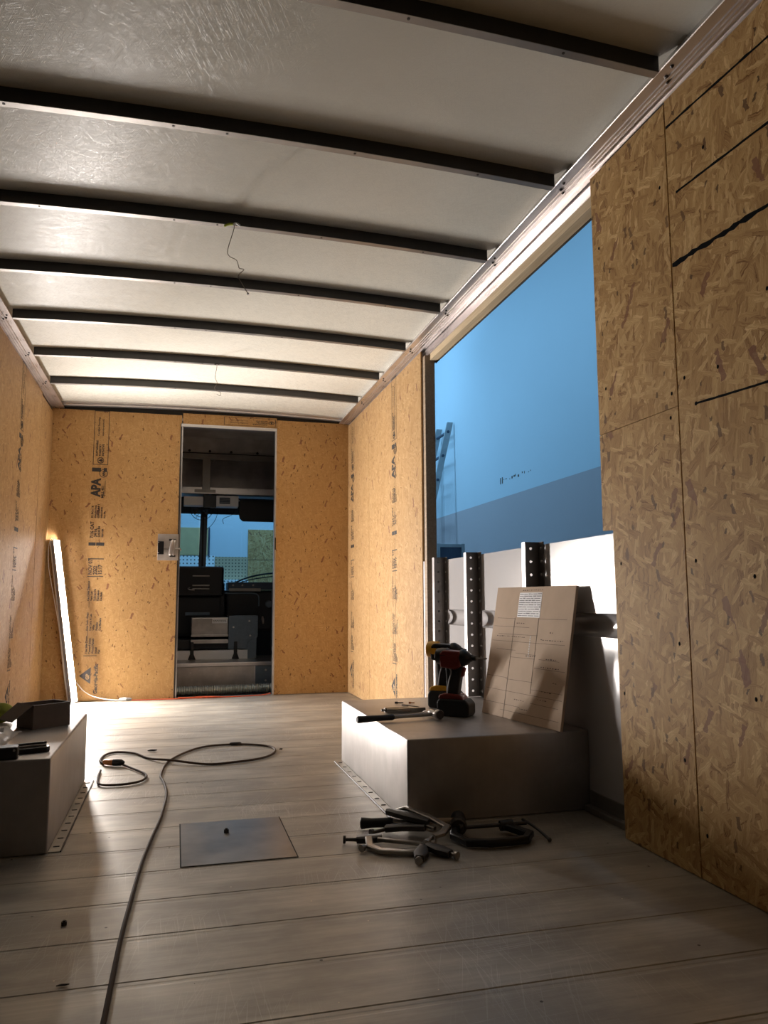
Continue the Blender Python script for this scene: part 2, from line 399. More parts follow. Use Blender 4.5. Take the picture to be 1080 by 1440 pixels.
# flush hatch plate let into the planks, dark joint round it
MB().box((.028, 2.332, .0002), (.364, 2.775, .0010)).build('hatch_joint', MAT['gap'], floor)
MB().box((.032, 2.336, .0010), (.360, 2.771, .0022)).build('hatch_plate', metal('hatch_aluminium', (.56, .54, .50), .30, (1, 40, 1), .15, .6, .3), floor)

# ================================================================= text helper (printed ink, flat)
def text_mesh(b, txt, s, t, size, M, bold=0, sx=1.0, align='LEFT'):
    cu = bpy.data.curves.new('t', 'FONT'); cu.body = txt; cu.size = size; cu.offset = bold+size*.018; cu.extrude = .0002; cu.align_x = align
    cu.resolution_u = 2
    o = bpy.data.objects.new('t', cu); COL.objects.link(o)
    dg = bpy.context.evaluated_depsgraph_get(); me = bpy.data.meshes.new_from_object(o.evaluated_get(dg))
    me.transform(Matrix.Translation((s, t, 0)) @ Matrix.Scale(sx, 4, (1, 0, 0)))
    if M is not None: me.transform(M)
    b.bm.from_mesh(me); bpy.data.meshes.remove(me); bpy.data.objects.remove(o); bpy.data.curves.remove(cu)
def frame2d(b, x0, y0, x1, y1, w, M=None):
    w *= 1.4
    for lo, hi in (((x0, y0), (x1, y0+w)), ((x0, y1-w), (x1, y1)), ((x0, y0), (x0+w, y1)), ((x1-w, y0), (x1, y1))):
        b.box((lo[0], lo[1], -.0002), (hi[0], hi[1], .0002), M=M)
def bar2d(b, x0, y0, x1, y1, M=None): b.box((x0, y0, -.0002), (x1, y1, .0002), M=M)
def sfi_box(b, s0, L=.43, M=None):
    """label box: tree-in-circle roundel, then heading and small lines"""
    frame2d(b, s0, 0, s0+L, .112, .003, M)
    for r in (.024, .019):
        n = 20
        b.tube([(s0+.035+r*math.cos(a*2*math.pi/n), .056+r*math.sin(a*2*math.pi/n), 0) for a in range(n+1)], .0016, 4, M=M)
    b.prism([(s0+.022, .046, 0), (s0+.048, .046, 0), (s0+.035, .074, 0)], (0, 0, .0003), M=M)
    bar2d(b, s0+.033, .038, s0+.037, .047, M)
    text_mesh(b, 'SUSTAINABLE', s0+.07, .078, .020, M, .0004)
    text_mesh(b, 'FORESTRY', s0+.07, .055, .020, M, .0004)
    text_mesh(b, 'INITIATIVE', s0+.07, .032, .020, M, .0004)
    text_mesh(b, 'Certified Sourcing', s0+.23, .070, .020, M)
    text_mesh(b, 'www.sfiprogram.org', s0+.23, .040, .016, M)
def stamp_mesh():
    """origin at floor level, s = height, t = 0 at the right-hand edge"""
    b = MB()
    sfi_box(b, 1.812)
    for t0, t1 in ((.006, .03), (.05, .116)):
        bar2d(b, 1.757, t0, 1.788, t1)
    text_mesh(b, 'APA', 1.562, .052, .092, None, .003, .82)
    text_mesh(b, 'MILL 451', 1.55, .024, .026, None, .0006)
    bar2d(b, 1.56, .014, 1.69, .0165)
    n = 20
    b.tube([(1.745+.03*math.cos(a*2*math.pi/n), .03+.03*math.sin(a*2*math.pi/n), 0) for a in range(n+1)], .0022, 4)
    text_mesh(b, 'APA', 1.724, .022, .022, None, .001)
    for j, (tx, sz) in enumerate((('32 IN x 16', .022), ('SPAN RATING', .016), ('EXPOSURE 1', .020), ('SHEATHING', .016), ('PS 2-10', .016))):
        text_mesh(b, tx, 1.392, .094-.022*j, sz, None, .0003)
    text_mesh(b, '7/16 CAT', 1.235, .088, .034, None, .0003, .95)
    for j, (tx, sz) in enumerate((('24/16', .028), ('0.418 IN', .024), ('PRP-108', .018))):
        text_mesh(b, tx, 1.245, .064-.024*j, sz, None, .0003)
    for t0, t1 in ((.006, .064), (.07, .12)): bar2d(b, 1.178, t0, 1.203, t1)
    bar2d(b, 1.073, .004, 1.080, .12)
    for j, tx in enumerate(('NOV 07', '2022', '15:17')):
        text_mesh(b, tx, .955, .088-.036*j, .040, None, .0002, .85)
    bar2d(b, .938, .004, .944, .12)
    blocks = ((.755, ('Ce Côté Dessous', 'Vers Les', 'Solives Ou', 'Panneaux', 'De Bois')), (.53, ('Este Lado Abajo', 'De Cara A Las', 'Vigas', 'Paneles', 'De Madera')), (.355, ('This Side Down', 'Toward Joists', 'Wood Panels', 'Install', 'Flat')))
    for s0, ls in blocks:
        for j, tx in enumerate(ls): text_mesh(b, tx, s0, .10-.023*j, .021, None, .0003)
    for s0 in (.705, .49): b.prism([(s0, .098, 0), (s0+.045, .098, 0), (s0+.045, .101, 0), (s0, .101, 0)], (0, 0, .0003))
    bar2d(b, .338, .03, .343, .125)
    text_mesh(b, 'Georgia-Pacific', .055, .018, .040, None, .0006, .92)
    for c_ in ((.13, .068), ):
        b.prism([(c_[0], c_[1], 0), (c_[0]+.125, c_[1], 0), (c_[0]+.0625, c_[1]+.082, 0)], (0, 0, .0003))
    return b
_st = stamp_mesh().build('printed_stamp', MAT['ink'], None)
STAMP = _st.data; bpy.data.objects.remove(_st)
gp = MB(); text_mesh(gp, 'GP', .163, .079, .034, None, .001, 1.0)
_st = gp.build('logo_letters', plain('board_tan_letters', (.50, .34, .17), .6), None); GP = _st.data; bpy.data.objects.remove(_st)
def stamp(panel, M):
    o = bpy.data.objects.new('printed_stamp', STAMP); COL.objects.link(o); o.parent = panel; o.matrix_local = M
    o2 = bpy.data.objects.new('logo_letters', GP); COL.objects.link(o2); o2.parent = panel
    o2.matrix_local = M @ Matrix.Translation((0, 0, .0006))
def M3(ex, ey, org):
    ex = Vector(ex); ey = Vector(ey); ez = ex.cross(ey)
    return Matrix(((ex.x, ey.x, ez.x, org[0]), (ex.y, ey.y, ez.y, org[1]), (ex.z, ey.z, ez.z, org[2]), (0, 0, 0, 1)))

# ================================================================= bulkhead (front wall)
TH = .011
wf = struct('wall_front')
pl = MB().box((XL-.012, YB, .004), (.004, YB+TH, 2.243)).build('osb_panel', MAT['osb_far'], wf)
stamp(pl, M3((0, 0, 1), (-1, 0, 0), (-.548, YB-.0008, 0)))
MB().box((.772, YB, .004), (XR+.012, YB+TH, 2.246)).build('osb_panel', MAT['osb_far'], wf)
ph = MB().box((.012, YB, 2.176), (.768, YB+TH, 2.262)).build('osb_panel', MAT['osb_far'], wf)
hb = MB(); sfi_box(hb, 0, .43)
o = hb.build('printed_stamp', MAT['ink'], ph); o.matrix_local = M3((-.98, 0, 0), (0, 0, -.62), (.758, YB-.0008, 2.254)) 
# bulkhead framing behind the boards
MB().box((XSL, YB+TH+.002, 0), (-.02, YB+.06, 2.3)).build('bulkhead_sheet', MAT['cab_metal'], wf)
MB().box((.80, YB+TH+.002, 0), (XS, YB+.06, 2.3)).build('bulkhead_sheet', MAT['cab_metal'], wf)
MB().box((-.02, YB+TH+.002, 2.20), (.80, YB+.06, 2.3)).build('bulkhead_sheet', MAT['cab_metal'], wf)
# door opening
dr = struct('door_1')
MB().box((-.006, YB-.002, .002), (.006, YB+.06, 2.176)).box((.006, YB+.03, .002), (.012, YB+.06, 2.17)).build('door_jamb', MAT['dark_steel'], dr)
MB().box((.006, YB+.004, .002), (.0145, YB+.03, 2.168)).build('door_seal', MAT['alu'], dr)
MB().box((.757, YB-.002, .002), (.771, YB+.06, 2.176), .002).build('door_jamb', MAT['alu'], dr)
MB().box((.0, YB-.004, 2.150), (.771, YB+.05, 2.176), .003).build('door_head', MAT['alu'], dr)
MB().box((.763, YB-.006, 1.165), (.772, YB+.03, 1.265), .002).build('strike_plate', MAT['black_gloss'], dr)
MB().box((0, YB+.002, -.008), (.771, YB+.07, .003)).build('threshold', MAT['alu_dull'], dr)

# ================================================================= side walls
wr = struct('wall_right')
def rpanel(y0, y1, z0, z1, mat, poly=None):
    b = MB()
    if poly: b.prism([(XR, a, c) for a, c in poly], (TH, 0, 0))
    else: b.box((XR, y0, z0), (XR+TH, y1, z1))
    return b.build('osb_panel', mat, wr)
stR = lambda p, y: stamp(p, M3((0, 0, 1), (0, 1, 0), (XR-.0008, y, 0)))
p1 = rpanel(5.562, YB-.002, .004, 2.232, MAT['osb_side']); stR(p1, 6.06)
p2 = rpanel(4.266, 5.558, .004, 2.232, MAT['osb_side']); stR(p2, 4.80)
MB().box((XR-.0006, 4.845, .004), (XR+.0004, 4.848, 2.2)).build('pencil_line', MAT['ink_soft'], p2)
q1 = rpanel(0, 0, 0, 0, MAT['osb_near'], [(1.8655, 1.298), (2.290, 1.3005), (2.291, 2.226), (1.8655, 2.226)])
q2 = rpanel(0, 0, 0, 0, MAT['osb_near'], [(1.8655, .003), (2.226, .003), (2.230, .972), (2.292, .974), (2.290, 1.2985), (1.8655, 1.296)])
q3 = rpanel(-.44, 1.8600, .003, 2.232, MAT['osb_near'])
MB().box((XR+.004, 1.855, .003), (XR+.02, 1.873, 2.22)).build('seam_backing', MAT['gap'], wr)
def marker(panel, pts, w, jit=.0):
    b = MB(); rnd = random.Random(len(pts)*7+int(w*1e5))
    P = []
    for (a, c), (a2, c2) in zip(pts, pts[1:]):
        n = 14
        for i in range(n):
            t = i/n; P.append((a+(a2-a)*t, c+(c2-c)*t))
    P.append(pts[-1])
    up = []; dn = []
    for a, c in P:
        ww = w*(1+rnd.uniform(-jit, jit)); dz = rnd.uniform(-jit, jit)*w*.3
        up.append((a, c+ww/2+dz)); dn.append((a, c-ww/2+dz))
    bm = b.bm
    U = [bm.verts.new((XR-.0009, a, c)) for a, c in up]; D = [bm.verts.new((XR-.0009, a, c)) for a, c in dn]
    U2 = [bm.verts.new((XR+.0005, a, c)) for a, c in up]; D2 = [bm.verts.new((XR+.0005, a, c)) for a, c in dn]
    for i in range(len(U)-1):
        bm.faces.new((U[i], U[i+1], D[i+1], D[i])); bm.faces.new((U[i], U2[i], U2[i+1], U[i+1])); bm.faces.new((D[i], D[i+1], D2[i+1], D2[i]))
    bmesh.ops.recalc_face_normals(bm, faces=bm.faces[:])
    return b.build('marker_line', MAT['marker'], panel)
marker(q3, [(1.858, 1.716), (1.60, 1.709), (1.3, 1.70)], .0125, .5)
marker(q3, [(1.825, 1.925), (1.5, 1.913), (1.2, 1.90)], .0065, .25)
marker(q3, [(1.858, 2.146), (1.5, 2.130), (1.2, 2.118)], .0075, .3)
marker(q3, [(1.785, 1.284), (1.60, 1.274), (1.3, 1.262)], .006, .25)
nh = MB()
for yy, zz in ((1.90, 1.98), (2.25, 1.95), (2.24, 1.45), (1.90, 1.27), (1.89, 1.34), (1.91, .62), (2.20, .45), (2.19, .86), (1.91, .3)): nh.ball((XR-.0004, yy, zz), .0045, (.2, 1, 1.3), 8)
o = nh.build('nail_heads', MAT['marker'], q1)
nh = MB()
for yy, zz in ((1.83, 1.37), (1.69, 1.36), (1.70, 1.99), (1.5, 1.5), (1.82, .85), (1.60, .80), (1.83, .12), (1.62, .5)): nh.ball((XR-.0004, yy, zz), .0045, (.2, 1, 1.3), 8)
nh.build('nail_heads', MAT['marker'], q3)
MB().ball((XR-.0005, 1.785, 1.284), .006, (.15, 1, 1), 10).build('marker_dot', MAT['marker'], q3)
# lower skin sheet with pressed-out half-round bead, full skin beyond the opening
def skin_sheet(y0, y1, z0, z1, parent, xs=XS, sgn=1, bead=True):
    prof = [(xs, z0)]
    if bead:
        prof.append((xs, .606))
        for i in range(0, 13):
            a = math.pi*i/12
            prof.append((xs+sgn*.032*math.sin(a), .655-.042*math.cos(a)))
        prof.append((xs, .704))
    prof.append((xs, z1))
    t = .004*sgn
    P = [(x, y0, z) for x, z in prof]+[(x+t, y0, z) for x, z in reversed(prof)]
    b = MB(); bm = b.bm
    n = len(prof)
    A = [bm.verts.new((x, y0, z)) for x, z in prof]; B = [bm.verts.new((x, y1, z)) for x, z in prof]
    A2 = [bm.verts.new((x+t, y0, z)) for x, z in prof]; B2 = [bm.verts.new((x+t, y1, z)) for x, z in prof]
    for i in range(n-1):
        bm.faces.new((A[i], A[i+1], B[i+1], B[i])); bm.faces.new((A2[i], B2[i], B2[i+1], A2[i+1]))
        bm.faces.new((A[i], A2[i], A2[i+1], A[i+1])); bm.faces.new((B[i], B[i+1], B2[i+1], B2[i]))
    bm.faces.new((A[-1], A2[-1], B2[-1], B[-1])); bm.faces.new((A[0], B[0], B2[0], A2[0]))
    bmesh.ops.recalc_face_normals(bm, faces=bm.faces[:])
    return b.build('skin_sheet', MAT['skin'], parent, True)
skin_sheet(2.06, 4.27, 0, .972, wr)
skin_sheet(4.275, 8.4, -.4, 2.38, wr)
skin_sheet(-.44, 2.055, 0, 2.38, wr)
MB().box((XS, 2.06, 2.155), (XS+.004, 4.27, 2.38)).build('skin_sheet', MAT['skin'], wr)
# base rail where the skin meets the floor
MB().box((XS-.03, 2.06, .0005), (XS-.001, 2.556, .022), .003).box((XS-.007, 2.06, .02), (XS-.001, 2.556, .07), .001).build('base_rail', MAT['alu_dull'], wr)
# lumber
MB().box((XR+.004, 4.195, .003), (XS-.008, 4.235, 2.19), .002).build('lumber_stud', MAT['stud'], wr)
MB().box((XR+.015, 2.05, .003), (XS-.004, 2.082, 2.19), .002).build('lumber_stud', MAT['stud'], wr)
MB().box((1.402, 2.13, 2.150), (1.446, 4.16, 2.189), .002).build('lumber_header', MAT['wood'], wr)
MB().box((1.4465, 2.13, 2.143), (1.4495, 4.19, 2.155)).build('skin_edge', MAT['dark_steel'], wr)
MB().box((XR+.003, 4.237, .003), (XR+.012, 4.262, .972), .001).build('edge_strip', MAT['alu_y'], wr)
# perforated Z posts
def z_post(yp, z0, z1):
    b = MB(); bm = b.bm; x0, x1 = 1.387, 1.447; pit = .0542; n = int((z1-z0)/pit); pit = (z1-z0)/n; R = .0062
    xc = (x0+x1)/2-.006
    def ring(zc):
        o = [(x1, zc), (x1, zc+pit/2), (xc, zc+pit/2), (x0, zc+pit/2), (x0, zc), (x0, zc-pit/2), (xc, zc-pit/2), (x1, zc-pit/2)]
        return o
    for i in range(n):
        zc = z0+pit*(i+.5); o = ring(zc)
        O = [bm.verts.new((x, yp, z)) for x, z in o]
        I = [bm.verts.new((xc+R*math.cos(math.atan2(z-zc, x-xc)), yp, zc+R*math.sin(math.atan2(z-zc, x-xc)))) for x, z in o]
        for j in range(8): bm.faces.new((O[j], O[(j+1) % 8], I[(j+1) % 8], I[j]))
    bmesh.ops.remove_doubles(bm, verts=bm.verts[:], dist=1e-5); bmesh.ops.recalc_face_normals(bm, faces=bm.faces[:])
    w_ = b.build('z_post', MAT['galv'], wr)
    sd = w_.modifiers.new('thickness', 'SOLIDIFY'); sd.thickness = .003; sd.offset = 0
    MB().box((x0-.0015, yp-.0014, z0), (x0+.0015, yp+.032, z1), .0006).build('inner_flange', MAT['alu'], w_)
    MB().box((x1-.0005, yp-.045, z0), (x1+.0025, yp+.0014, z1)).build('outer_flange', MAT['galv'], w_)
    r = MB()
    for i in range(n):
        r.ball((x1-.001, yp-.024, z0+pit*(i+.5)), .0062, (.55, 1, 1), 8)
    rv = r.build('rivet_row', MAT['alu'], w_, True)
    return w_
z_post(4.085, .004, .986)
z_post(3.59, .279, .984)
z_post(2.915, .279, .984)
z_post(2.13, .004, .984)

wl = struct('wall_left')
def lpanel(y0, y1, z0, z1, mat):
    return MB().box((XL-TH, y0, z0), (XL, y1, z1)).build('osb_panel', mat, wl)
stL = lambda p, y: stamp(p, M3((0, 0, 1), (0, -1, 0), (XL+.0008, y, 0)))
l1 = lpanel(5.80, YB-.002, .004, 2.215, MAT['osb_side'])
l2 = lpanel(4.42, 5.796, .004, 2.236, MAT['osb_side']); stL(l2, 5.18)
MB().box((XL+.0001, 5.788, .3), (XL+.0008, 5.794, 1.75)).build('seam_edge', MAT['osb_edge'], l2)
lpanel(-.44, 2.30, .004, 2.236, plain('low_bounce_lining', (.10, .075, .05), .7))  # unseen near panel, added and darkened to limit bounced light
skin_sheet(-.44, 8.4, 0, 2.38, wl, XSL, -1).data.materials[0] = plain('low_bounce_skin', (.10, .10, .10), .6)  # unseen left skin, closed and darkened to keep stray light down
MB().box((XSL+.002, 4.24, .003), (XL-.002, 4.28, 2.2), .002).build('lumber_stud', MAT['stud'], wl)
S(MB().box((XSL, -.47, -.03), (XS, -.445, 2.4)).build('wall_rear', plain('low_bounce_rear', (.07, .065, .06), .5)))  # unseen rear wall, made dark to weaken the bounce

# ================================================================= ceiling
ce = struct('ceiling')
b = MB(); bm = b.bm; nx = 16
xs = [XL-.07+(XR-XL+.14)*i/nx for i in range(nx+1)]
lo = [[bm.verts.new((x, yy, HC+camb(x))) for x in xs] for yy in (-.44, YB+.06)]
hi = [[bm.verts.new((x, yy, HC+.008+camb(x))) for x in xs] for yy in (-.44, YB+.06)]
for i in range(nx):
    bm.faces.new((lo[0][i], lo[1][i], lo[1][i+1], lo[0][i+1])); bm.faces.new((hi[0][i], hi[0][i+1], hi[1][i+1], hi[1][i]))
    bm.faces.new((lo[0][i], lo[0][i+1], hi[0][i+1], hi[0][i])); bm.faces.new((lo[1][i], hi[1][i], hi[1][i+1], lo[1][i+1]))
bmesh.ops.recalc_face_normals(bm, faces=bm.faces[:])
b.build('roof_sheet', MAT['frp'], ce, True)
MB().box((XL-.09, -.44, HC+.06), (XR+.09, YB+.06, HC+.08)).build('roof_skin', MAT['skin'], ce)
def roof_bow(y0):
    b = MB(); bm = b.bm; d = .047; prof = [(0, .002), (0, -d), (.026, -d), (.026, -d+.003), (.004, -d+.003), (.004, .002)]
    rows = []
    xa, xb = XL+.0815, XR-.0815
    for i in range(13):
        x = xa+(xb-xa)*i/12
        rows.append([bm.verts.new((x, y0+dy, HC+camb(x)+dz)) for dy, dz in prof])
    for A, B in zip(rows, rows[1:]):
        for j in range(6): bm.faces.new((A[j], A[(j+1) % 6], B[(j+1) % 6], B[j]))
    bm.faces.new(rows[0]); bm.faces.new(rows[-1][::-1])
    bmesh.ops.recalc_face_normals(bm, faces=bm.faces[:])
    o = b.build('roof_bow', MAT['bow'], ce)
    fl = MB()
    for i in range(12):
        xa_, xb_ = xa+(xb-xa)*i/12, xa+(xb-xa)*(i+1)/12
        fl.prism([(xa_, y0+.001, HC+camb(xa_)-d-.0016), (xb_, y0+.001, HC+camb(xb_)-d-.0016), (xb_, y0+.001, HC+camb(xb_)-d), (xa_, y0+.001, HC+camb(xa_)-d)], (0, .027, 0))
    fl.build('bow_flange', MAT['alu_dull'], o)  # paler metal: the lit underside of the bow is put into the colour
    sc = MB()
    for x in (-.55, -.05, .12, .55, 1.0): sc.cyl((x, y0+.013, HC+camb(x)-d-.003), (x, y0+.013, HC+camb(x)-d-.0015), .0045, seg=8)
    sc.build('screw_heads', MAT['dark_steel'], o)
    return o
BOWS = [1.765+.634*k for k in range(-2, 7)]
for y0 in BOWS: roof_bow(y0)
# corner rails, extruded profile
def rail(name, side):
    r = struct(name)
    X = (lambda d: XR-d) if side > 0 else (lambda d: XL+d)
    prof = [(.050, 2.30), (.0815, 2.2490), (.079, 2.2470), (.046, 2.2465), (.044, 2.2425), (.038, 2.2425), (.037, 2.2465), (.030, 2.2465), (.029, 2.2425), (.024, 2.2425), (.023, 2.2465), (.016, 2.2465), (.015, 2.2425), (.004, 2.2425), (-.002, 2.244), (-.004, 2.236), (-.016, 2.236), (-.022, 2.262), (-.026, 2.215), (-.027, 2.191), (-.068, 2.191), (-.068, 2.296)]
    P = [(X(d), -.44, z) for d, z in prof]
    MB().prism(P, (0, YB+.44-.003, 0)).build('corner_rail', MAT['alu_y'], r)
    h = MB()
    for y0 in BOWS:
        if y0 < .8: continue
        for dy, d, z in ((-.03, .060, 2.246), (.03, .033, 2.245), (.012, .050, 2.2455)):
            h.ball((X(d), y0+dy, z), .0055, (1, 1.2, 1), 8)
    h.build('screw_heads', MAT['dark_steel'], r)
rail('trim_1', 1); rail('trim_2', -1)
t3 = struct('trim_3')
b = MB(); bm = b.bm; prof = [(-.045, .0), (-.045, -.012), (-.022, -.018), (-.022, -.030), (0, -.034), (0, 0)]
rows = []
for i in range(13):
    x = XL+.03+(XR-XL-.07)*i/12
    rows.append([bm.verts.new((x, YB+dy, HC+camb(x)+dz+.002)) for dy, dz in prof])
for A, B in zip(rows, rows[1:]):
    for j in range(6): bm.faces.new((A[j], A[(j+1) % 6], B[(j+1) % 6], B[j]))
bm.faces.new(rows[0]); bm.faces.new(rows[-1][::-1]); bmesh.ops.recalc_face_normals(bm, faces=bm.faces[:])
b.build('header_rail', MAT['alu'], t3)
MB().box((XL-.01, YB+.002, 2.225), (XR+.01, YB+.010, 2.30)).build('rail_gap', MAT['gap'], t3)

# ================================================================= wheel boxes
def wheel_box(name, label, x_in, x_out, y0, y1, h):
    t = thing(name, label, 'wheel box', ((x_in+x_out)/2, (y0+y1)/2, .0004)); ox, oy = t.location.x, t.location.y
    lo, hi = min(x_in, x_out)-ox, max(x_in, x_out)-ox
    MB().box((lo, y0-oy, .0), (hi, y1-oy, h), .006, seg=3).build('box_shell', MAT['box'], t, True)
    s = -1 if x_in < x_out else 1; xi = x_in-ox
    a, c = sorted((xi+s*.0005, xi+s*.034))
    MB().box((a, y0-oy+.012, 0), (c, y1-oy-.012, .003), .0008).build('base_flange', MAT['floor'], t)
    tk = MB(); n = 11
    for i in range(n):
        yy = y0-oy+.06+(y1-y0-.12)*i/(n-1)
        tk.box((min(xi+s*.009, xi+s*.027), yy-.003, .0028), (max(xi+s*.009, xi+s*.027), yy+.003, .0052), .001)
    tk.build('tack_welds', MAT['dark_steel'], t)
    sl = MB(); sl.tube([(xi+s*.036, y0-oy+.014+i*(y1-y0-.03)/24, .0015) for i in range(25)], [.0022+.0016*((i*7) % 5)/5 for i in range(25)], 6)
    sl.build('sealant_bead', MAT['black'], t)
    return t
wheel_box('wheel_box', 'long aluminium wheel box under the cutout wall, tools and cardboard on it', .766, XS-.001, 2.56, 3.64, .277)
wheel_box('wheel_box', 'aluminium wheel box at the left frame edge carrying a small open box', -.353, XSL+.001, 2.56, 3.54, .277)
ZT = .2776

# ================================================================= LED tube lamp leaning in the corner
p_b = Vector((-.735, 6.255, .004)); p_t = Vector((-.912, 6.262, 1.212))
lamp = thing('tube_lamp', 'lit white LED tube lamp leaning in the far left corner', 'lamp', p_b)
ax = (p_t-p_b); L_ = ax.length; ax.normalize()
fw = Vector((.74, -.68, 0)).normalized(); fw = (fw-ax*fw.dot(ax)).normalized(); sd_ = ax.cross(fw)
ML = Matrix(((sd_.x, fw.x, ax.x, 0), (sd_.y, fw.y, ax.y, 0), (sd_.z, fw.z, ax.z, 0), (0, 0, 0, 1)))
def half(r0, z0, z1, b, n=10, flat=-.003):
    pts = [(r0*math.cos(math.pi*i/n), flat+r0*.4*math.sin(math.pi*i/n), z0) for i in range(n+1)]
    b.prism(pts, (0, 0, z1-z0), ML)
b = MB(); half(.021, .008, L_-.008, b); b.build('diffuser', MAT['tube'], lamp, True)
MB().box((-.028, -.020, .004), (.028, -.0035, L_-.004), .004, ML).build('housing', MAT['white'], lamp)
for sx in (-1, 1):
    MB().box((sx*.026-.0012, -.004, .004), (sx*.026+.0012, .031, L_-.004), .0005, ML).build('cutoff_wing', plain('cutoff_grey', (.30, .30, .33), .5), lamp)  # wings shaped and greyed to cut lamp light off bulkhead and left wall
b = MB(); b.box((-.0285, -.0036, 0), (.0285, .032, .006), .003, ML); b.build('end_cap', MAT['white'], lamp)
b = MB(); b.box((-.0285, -.0036, L_-.006), (.0285, .032, L_), .003, ML); b.build('end_cap', MAT['white'], lamp)
b = MB(); q0 = p_t-p_b
b.tube([q0+Vector((0, 0, -.01)), q0+Vector((-.018, -.012, .012)), q0+Vector((-.032, -.016, -.05)), q0+Vector((-.026, -.018, -.2)), Vector((-.16, -.022, .80)), Vector((-.11, -.022, .55)), Vector((-.075, -.022, .3)), Vector((-.045, -.02, .1))], .0022, 6, 6)
b.build('thin_lead', MAT['white'], lamp, True)
b = MB(); W = lambda x, z, yy=6.268: Vector((x, yy, z))-p_b
b.tube([W(-.715, .15), W(-.69, .12), W(-.66, .085), W(-.60, .045), W(-.52, .022, 6.26), W(-.44, .010, 6.25), W(-.385, .010, 6.245)], .0032, 6, 6)
b.build('power_lead', MAT['white'], lamp, True)
b = MB(); b.lathe(W(-.40, .014, 6.245), W(-.35, .014, 6.243), [(0, .006), (.2, .011), (.8, .013), (1, .012)], 12); b.build('connector', MAT['white'], lamp, True)
oc = thing('orange_cord', 'orange extension cord lying along the doorway threshold', 'cord', (0, YB-.05, .004))
b = MB()
P = [(-.348, .004, .009), (-.30, .0, .002), (-.22, -.002, .0008), (-.10, .002, .0008), (.03, -.012, .0008), (.16, .008, .0008), (.28, -.01, .0008), (.40, .004, .0008), (.55, .018, .0008), (.68, .038, .003), (.745, .07, .010)]
b.tube(P, .0042, 6, 6); b.build('cable', MAT['orange'], oc, True)
b = MB(); b.tube([(.03, -.012, .009), (.10, -.018, .008), (.2, -.004, .009), (.30, -.016, .008), (.40, -.006, .001)], .0042, 6, 6); b.build('cable_loop', MAT['orange'], oc, True)
b = MB(); b.lathe((-.352, .005, .010), (-.31, .002, .008), [(0, .012), (.7, .011), (1, .006)], 12); b.build('socket_end', MAT['greyrub'], oc, True)

# ================================================================= latch on the bulkhead
lt = thing('door_latch', 'steel latch plate with black bolt at left of the doorway', 'latch', (-.071, YB, 1.174))
MB().box((-.086, -.004, -.104), (.072, -.0008, .104), .001).build('latch_plate', MAT['cab_metal'], lt)
MB().box((-.084, -.022, -.058), (-.038, -.004, .045), .003).build('bolt_housing', MAT['black_gloss'], lt)
b = MB(); b.cyl((-.078, -.026, .036), (-.078, -.021, .036), .005, seg=10).cyl((-.078, -.026, -.045), (-.078, -.021, -.045), .005, seg=10); b.build('screw_heads', MAT['alu'], lt)
b = MB(); b.tube([(.012, -.004, -.062), (.010, -.022, -.058), (.012, -.03, -.03), (.018, -.032, .01), (.026, -.028, .048), (.030, -.004, .056)], .009, 8, 4, sy=.8)
b.tube([(.036, -.004, -.062), (.034, -.022, -.058), (.036, -.026, -.03), (.040, -.028, .01), (.044, -.022, .048), (.046, -.004, .056)], .007, 8, 4, sy=.8); b.build('handle', MAT['alu'], lt, True)
b = MB(); b.box((-.04, -.02, -.016), (.006, -.008, -.004), .002).tube([(.03, -.018, -.02), (.05, -.018, -.014), (.074, -.02, -.012), (.086, -.018, -.014), (.094, -.014, -.024)], .006, 8, 4); b.build('latch_arm', MAT['steel'], lt, True)
MB().box((.006, -.008, -.078), (.052, -.0035, -.062), .002).build('handle_base', MAT['dark_steel'], lt)
MB().box((.000, -.008, .050), (.054, -.0035, .066), .002).build('handle_base', MAT['dark_steel'], lt)
# ================================================================= ceiling wires
def wire(name, label, y0, pts, z_top, extra):
    t = thing(name, label, 'wire', (pts[0][0], y0, z_top), 0)
    b = MB(); P = [(x-pts[0][0], dy, z-z_top) for x, dy, z in pts]
    b.tube(P, .0016, 5, 5); b.build('thin_wire', MAT['wire'], t, True)
    if extra:
        MB().tube([(-.035, -.004, -.008), (-.018, -.006, 0), (0, -.004, .004)], .007, 7, 3, sy=.6).build('lime_sleeve', MAT['lime'], t, True)
        MB().tube([(0, -.006, .002), (.012, -.012, .006), (.028, -.010, -.002)], .004, 6, 3).build('white_sleeve', MAT['white'], t, True)
        MB().ball((P[-1][0], P[-1][1], P[-1][2]), .005, seg=8).build('wire_tip', MAT['white'], t, True)
    else:
        MB().tube([(-.014, -.004, -.002), (0, -.006, .004), (.016, -.004, .0)], .004, 6, 3).build('wire_knot', MAT['dark_steel'], t, True)
yb = BOWS[4]; zb = HC+camb(.18)-.047-.004
wire('ceiling_wire', 'thin kinked wire with yellow-green sleeve hanging from a roof bow', yb+.0, [(.182, -.006, zb+.004), (.186, -.004, zb-.015), (.163, 0, 2.162), (.170, .0, 2.135), (.198, 0, 2.122), (.207, 0, 2.098), (.211, 0, 2.088), (.229, 0, 2.084), (.207, 0, 2.056), (.222, 0, 2.025), (.247, 0, 1.985)], zb, True)
yb = BOWS[7]; zb = HC+camb(.18)-.047-.004
wire('ceiling_wire', 'short thin curled wire hanging from the roof bow nearer the bulkhead', yb, [(.21, -.006, zb+.004), (.211, 0, zb-.02), (.202, 0, 2.18), (.216, 0, 2.145), (.200, 0, 2.115), (.208, 0, 2.095), (.236, 0, 2.085), (.236, 0, 2.062), (.215, 0, 2.07)], zb, False)

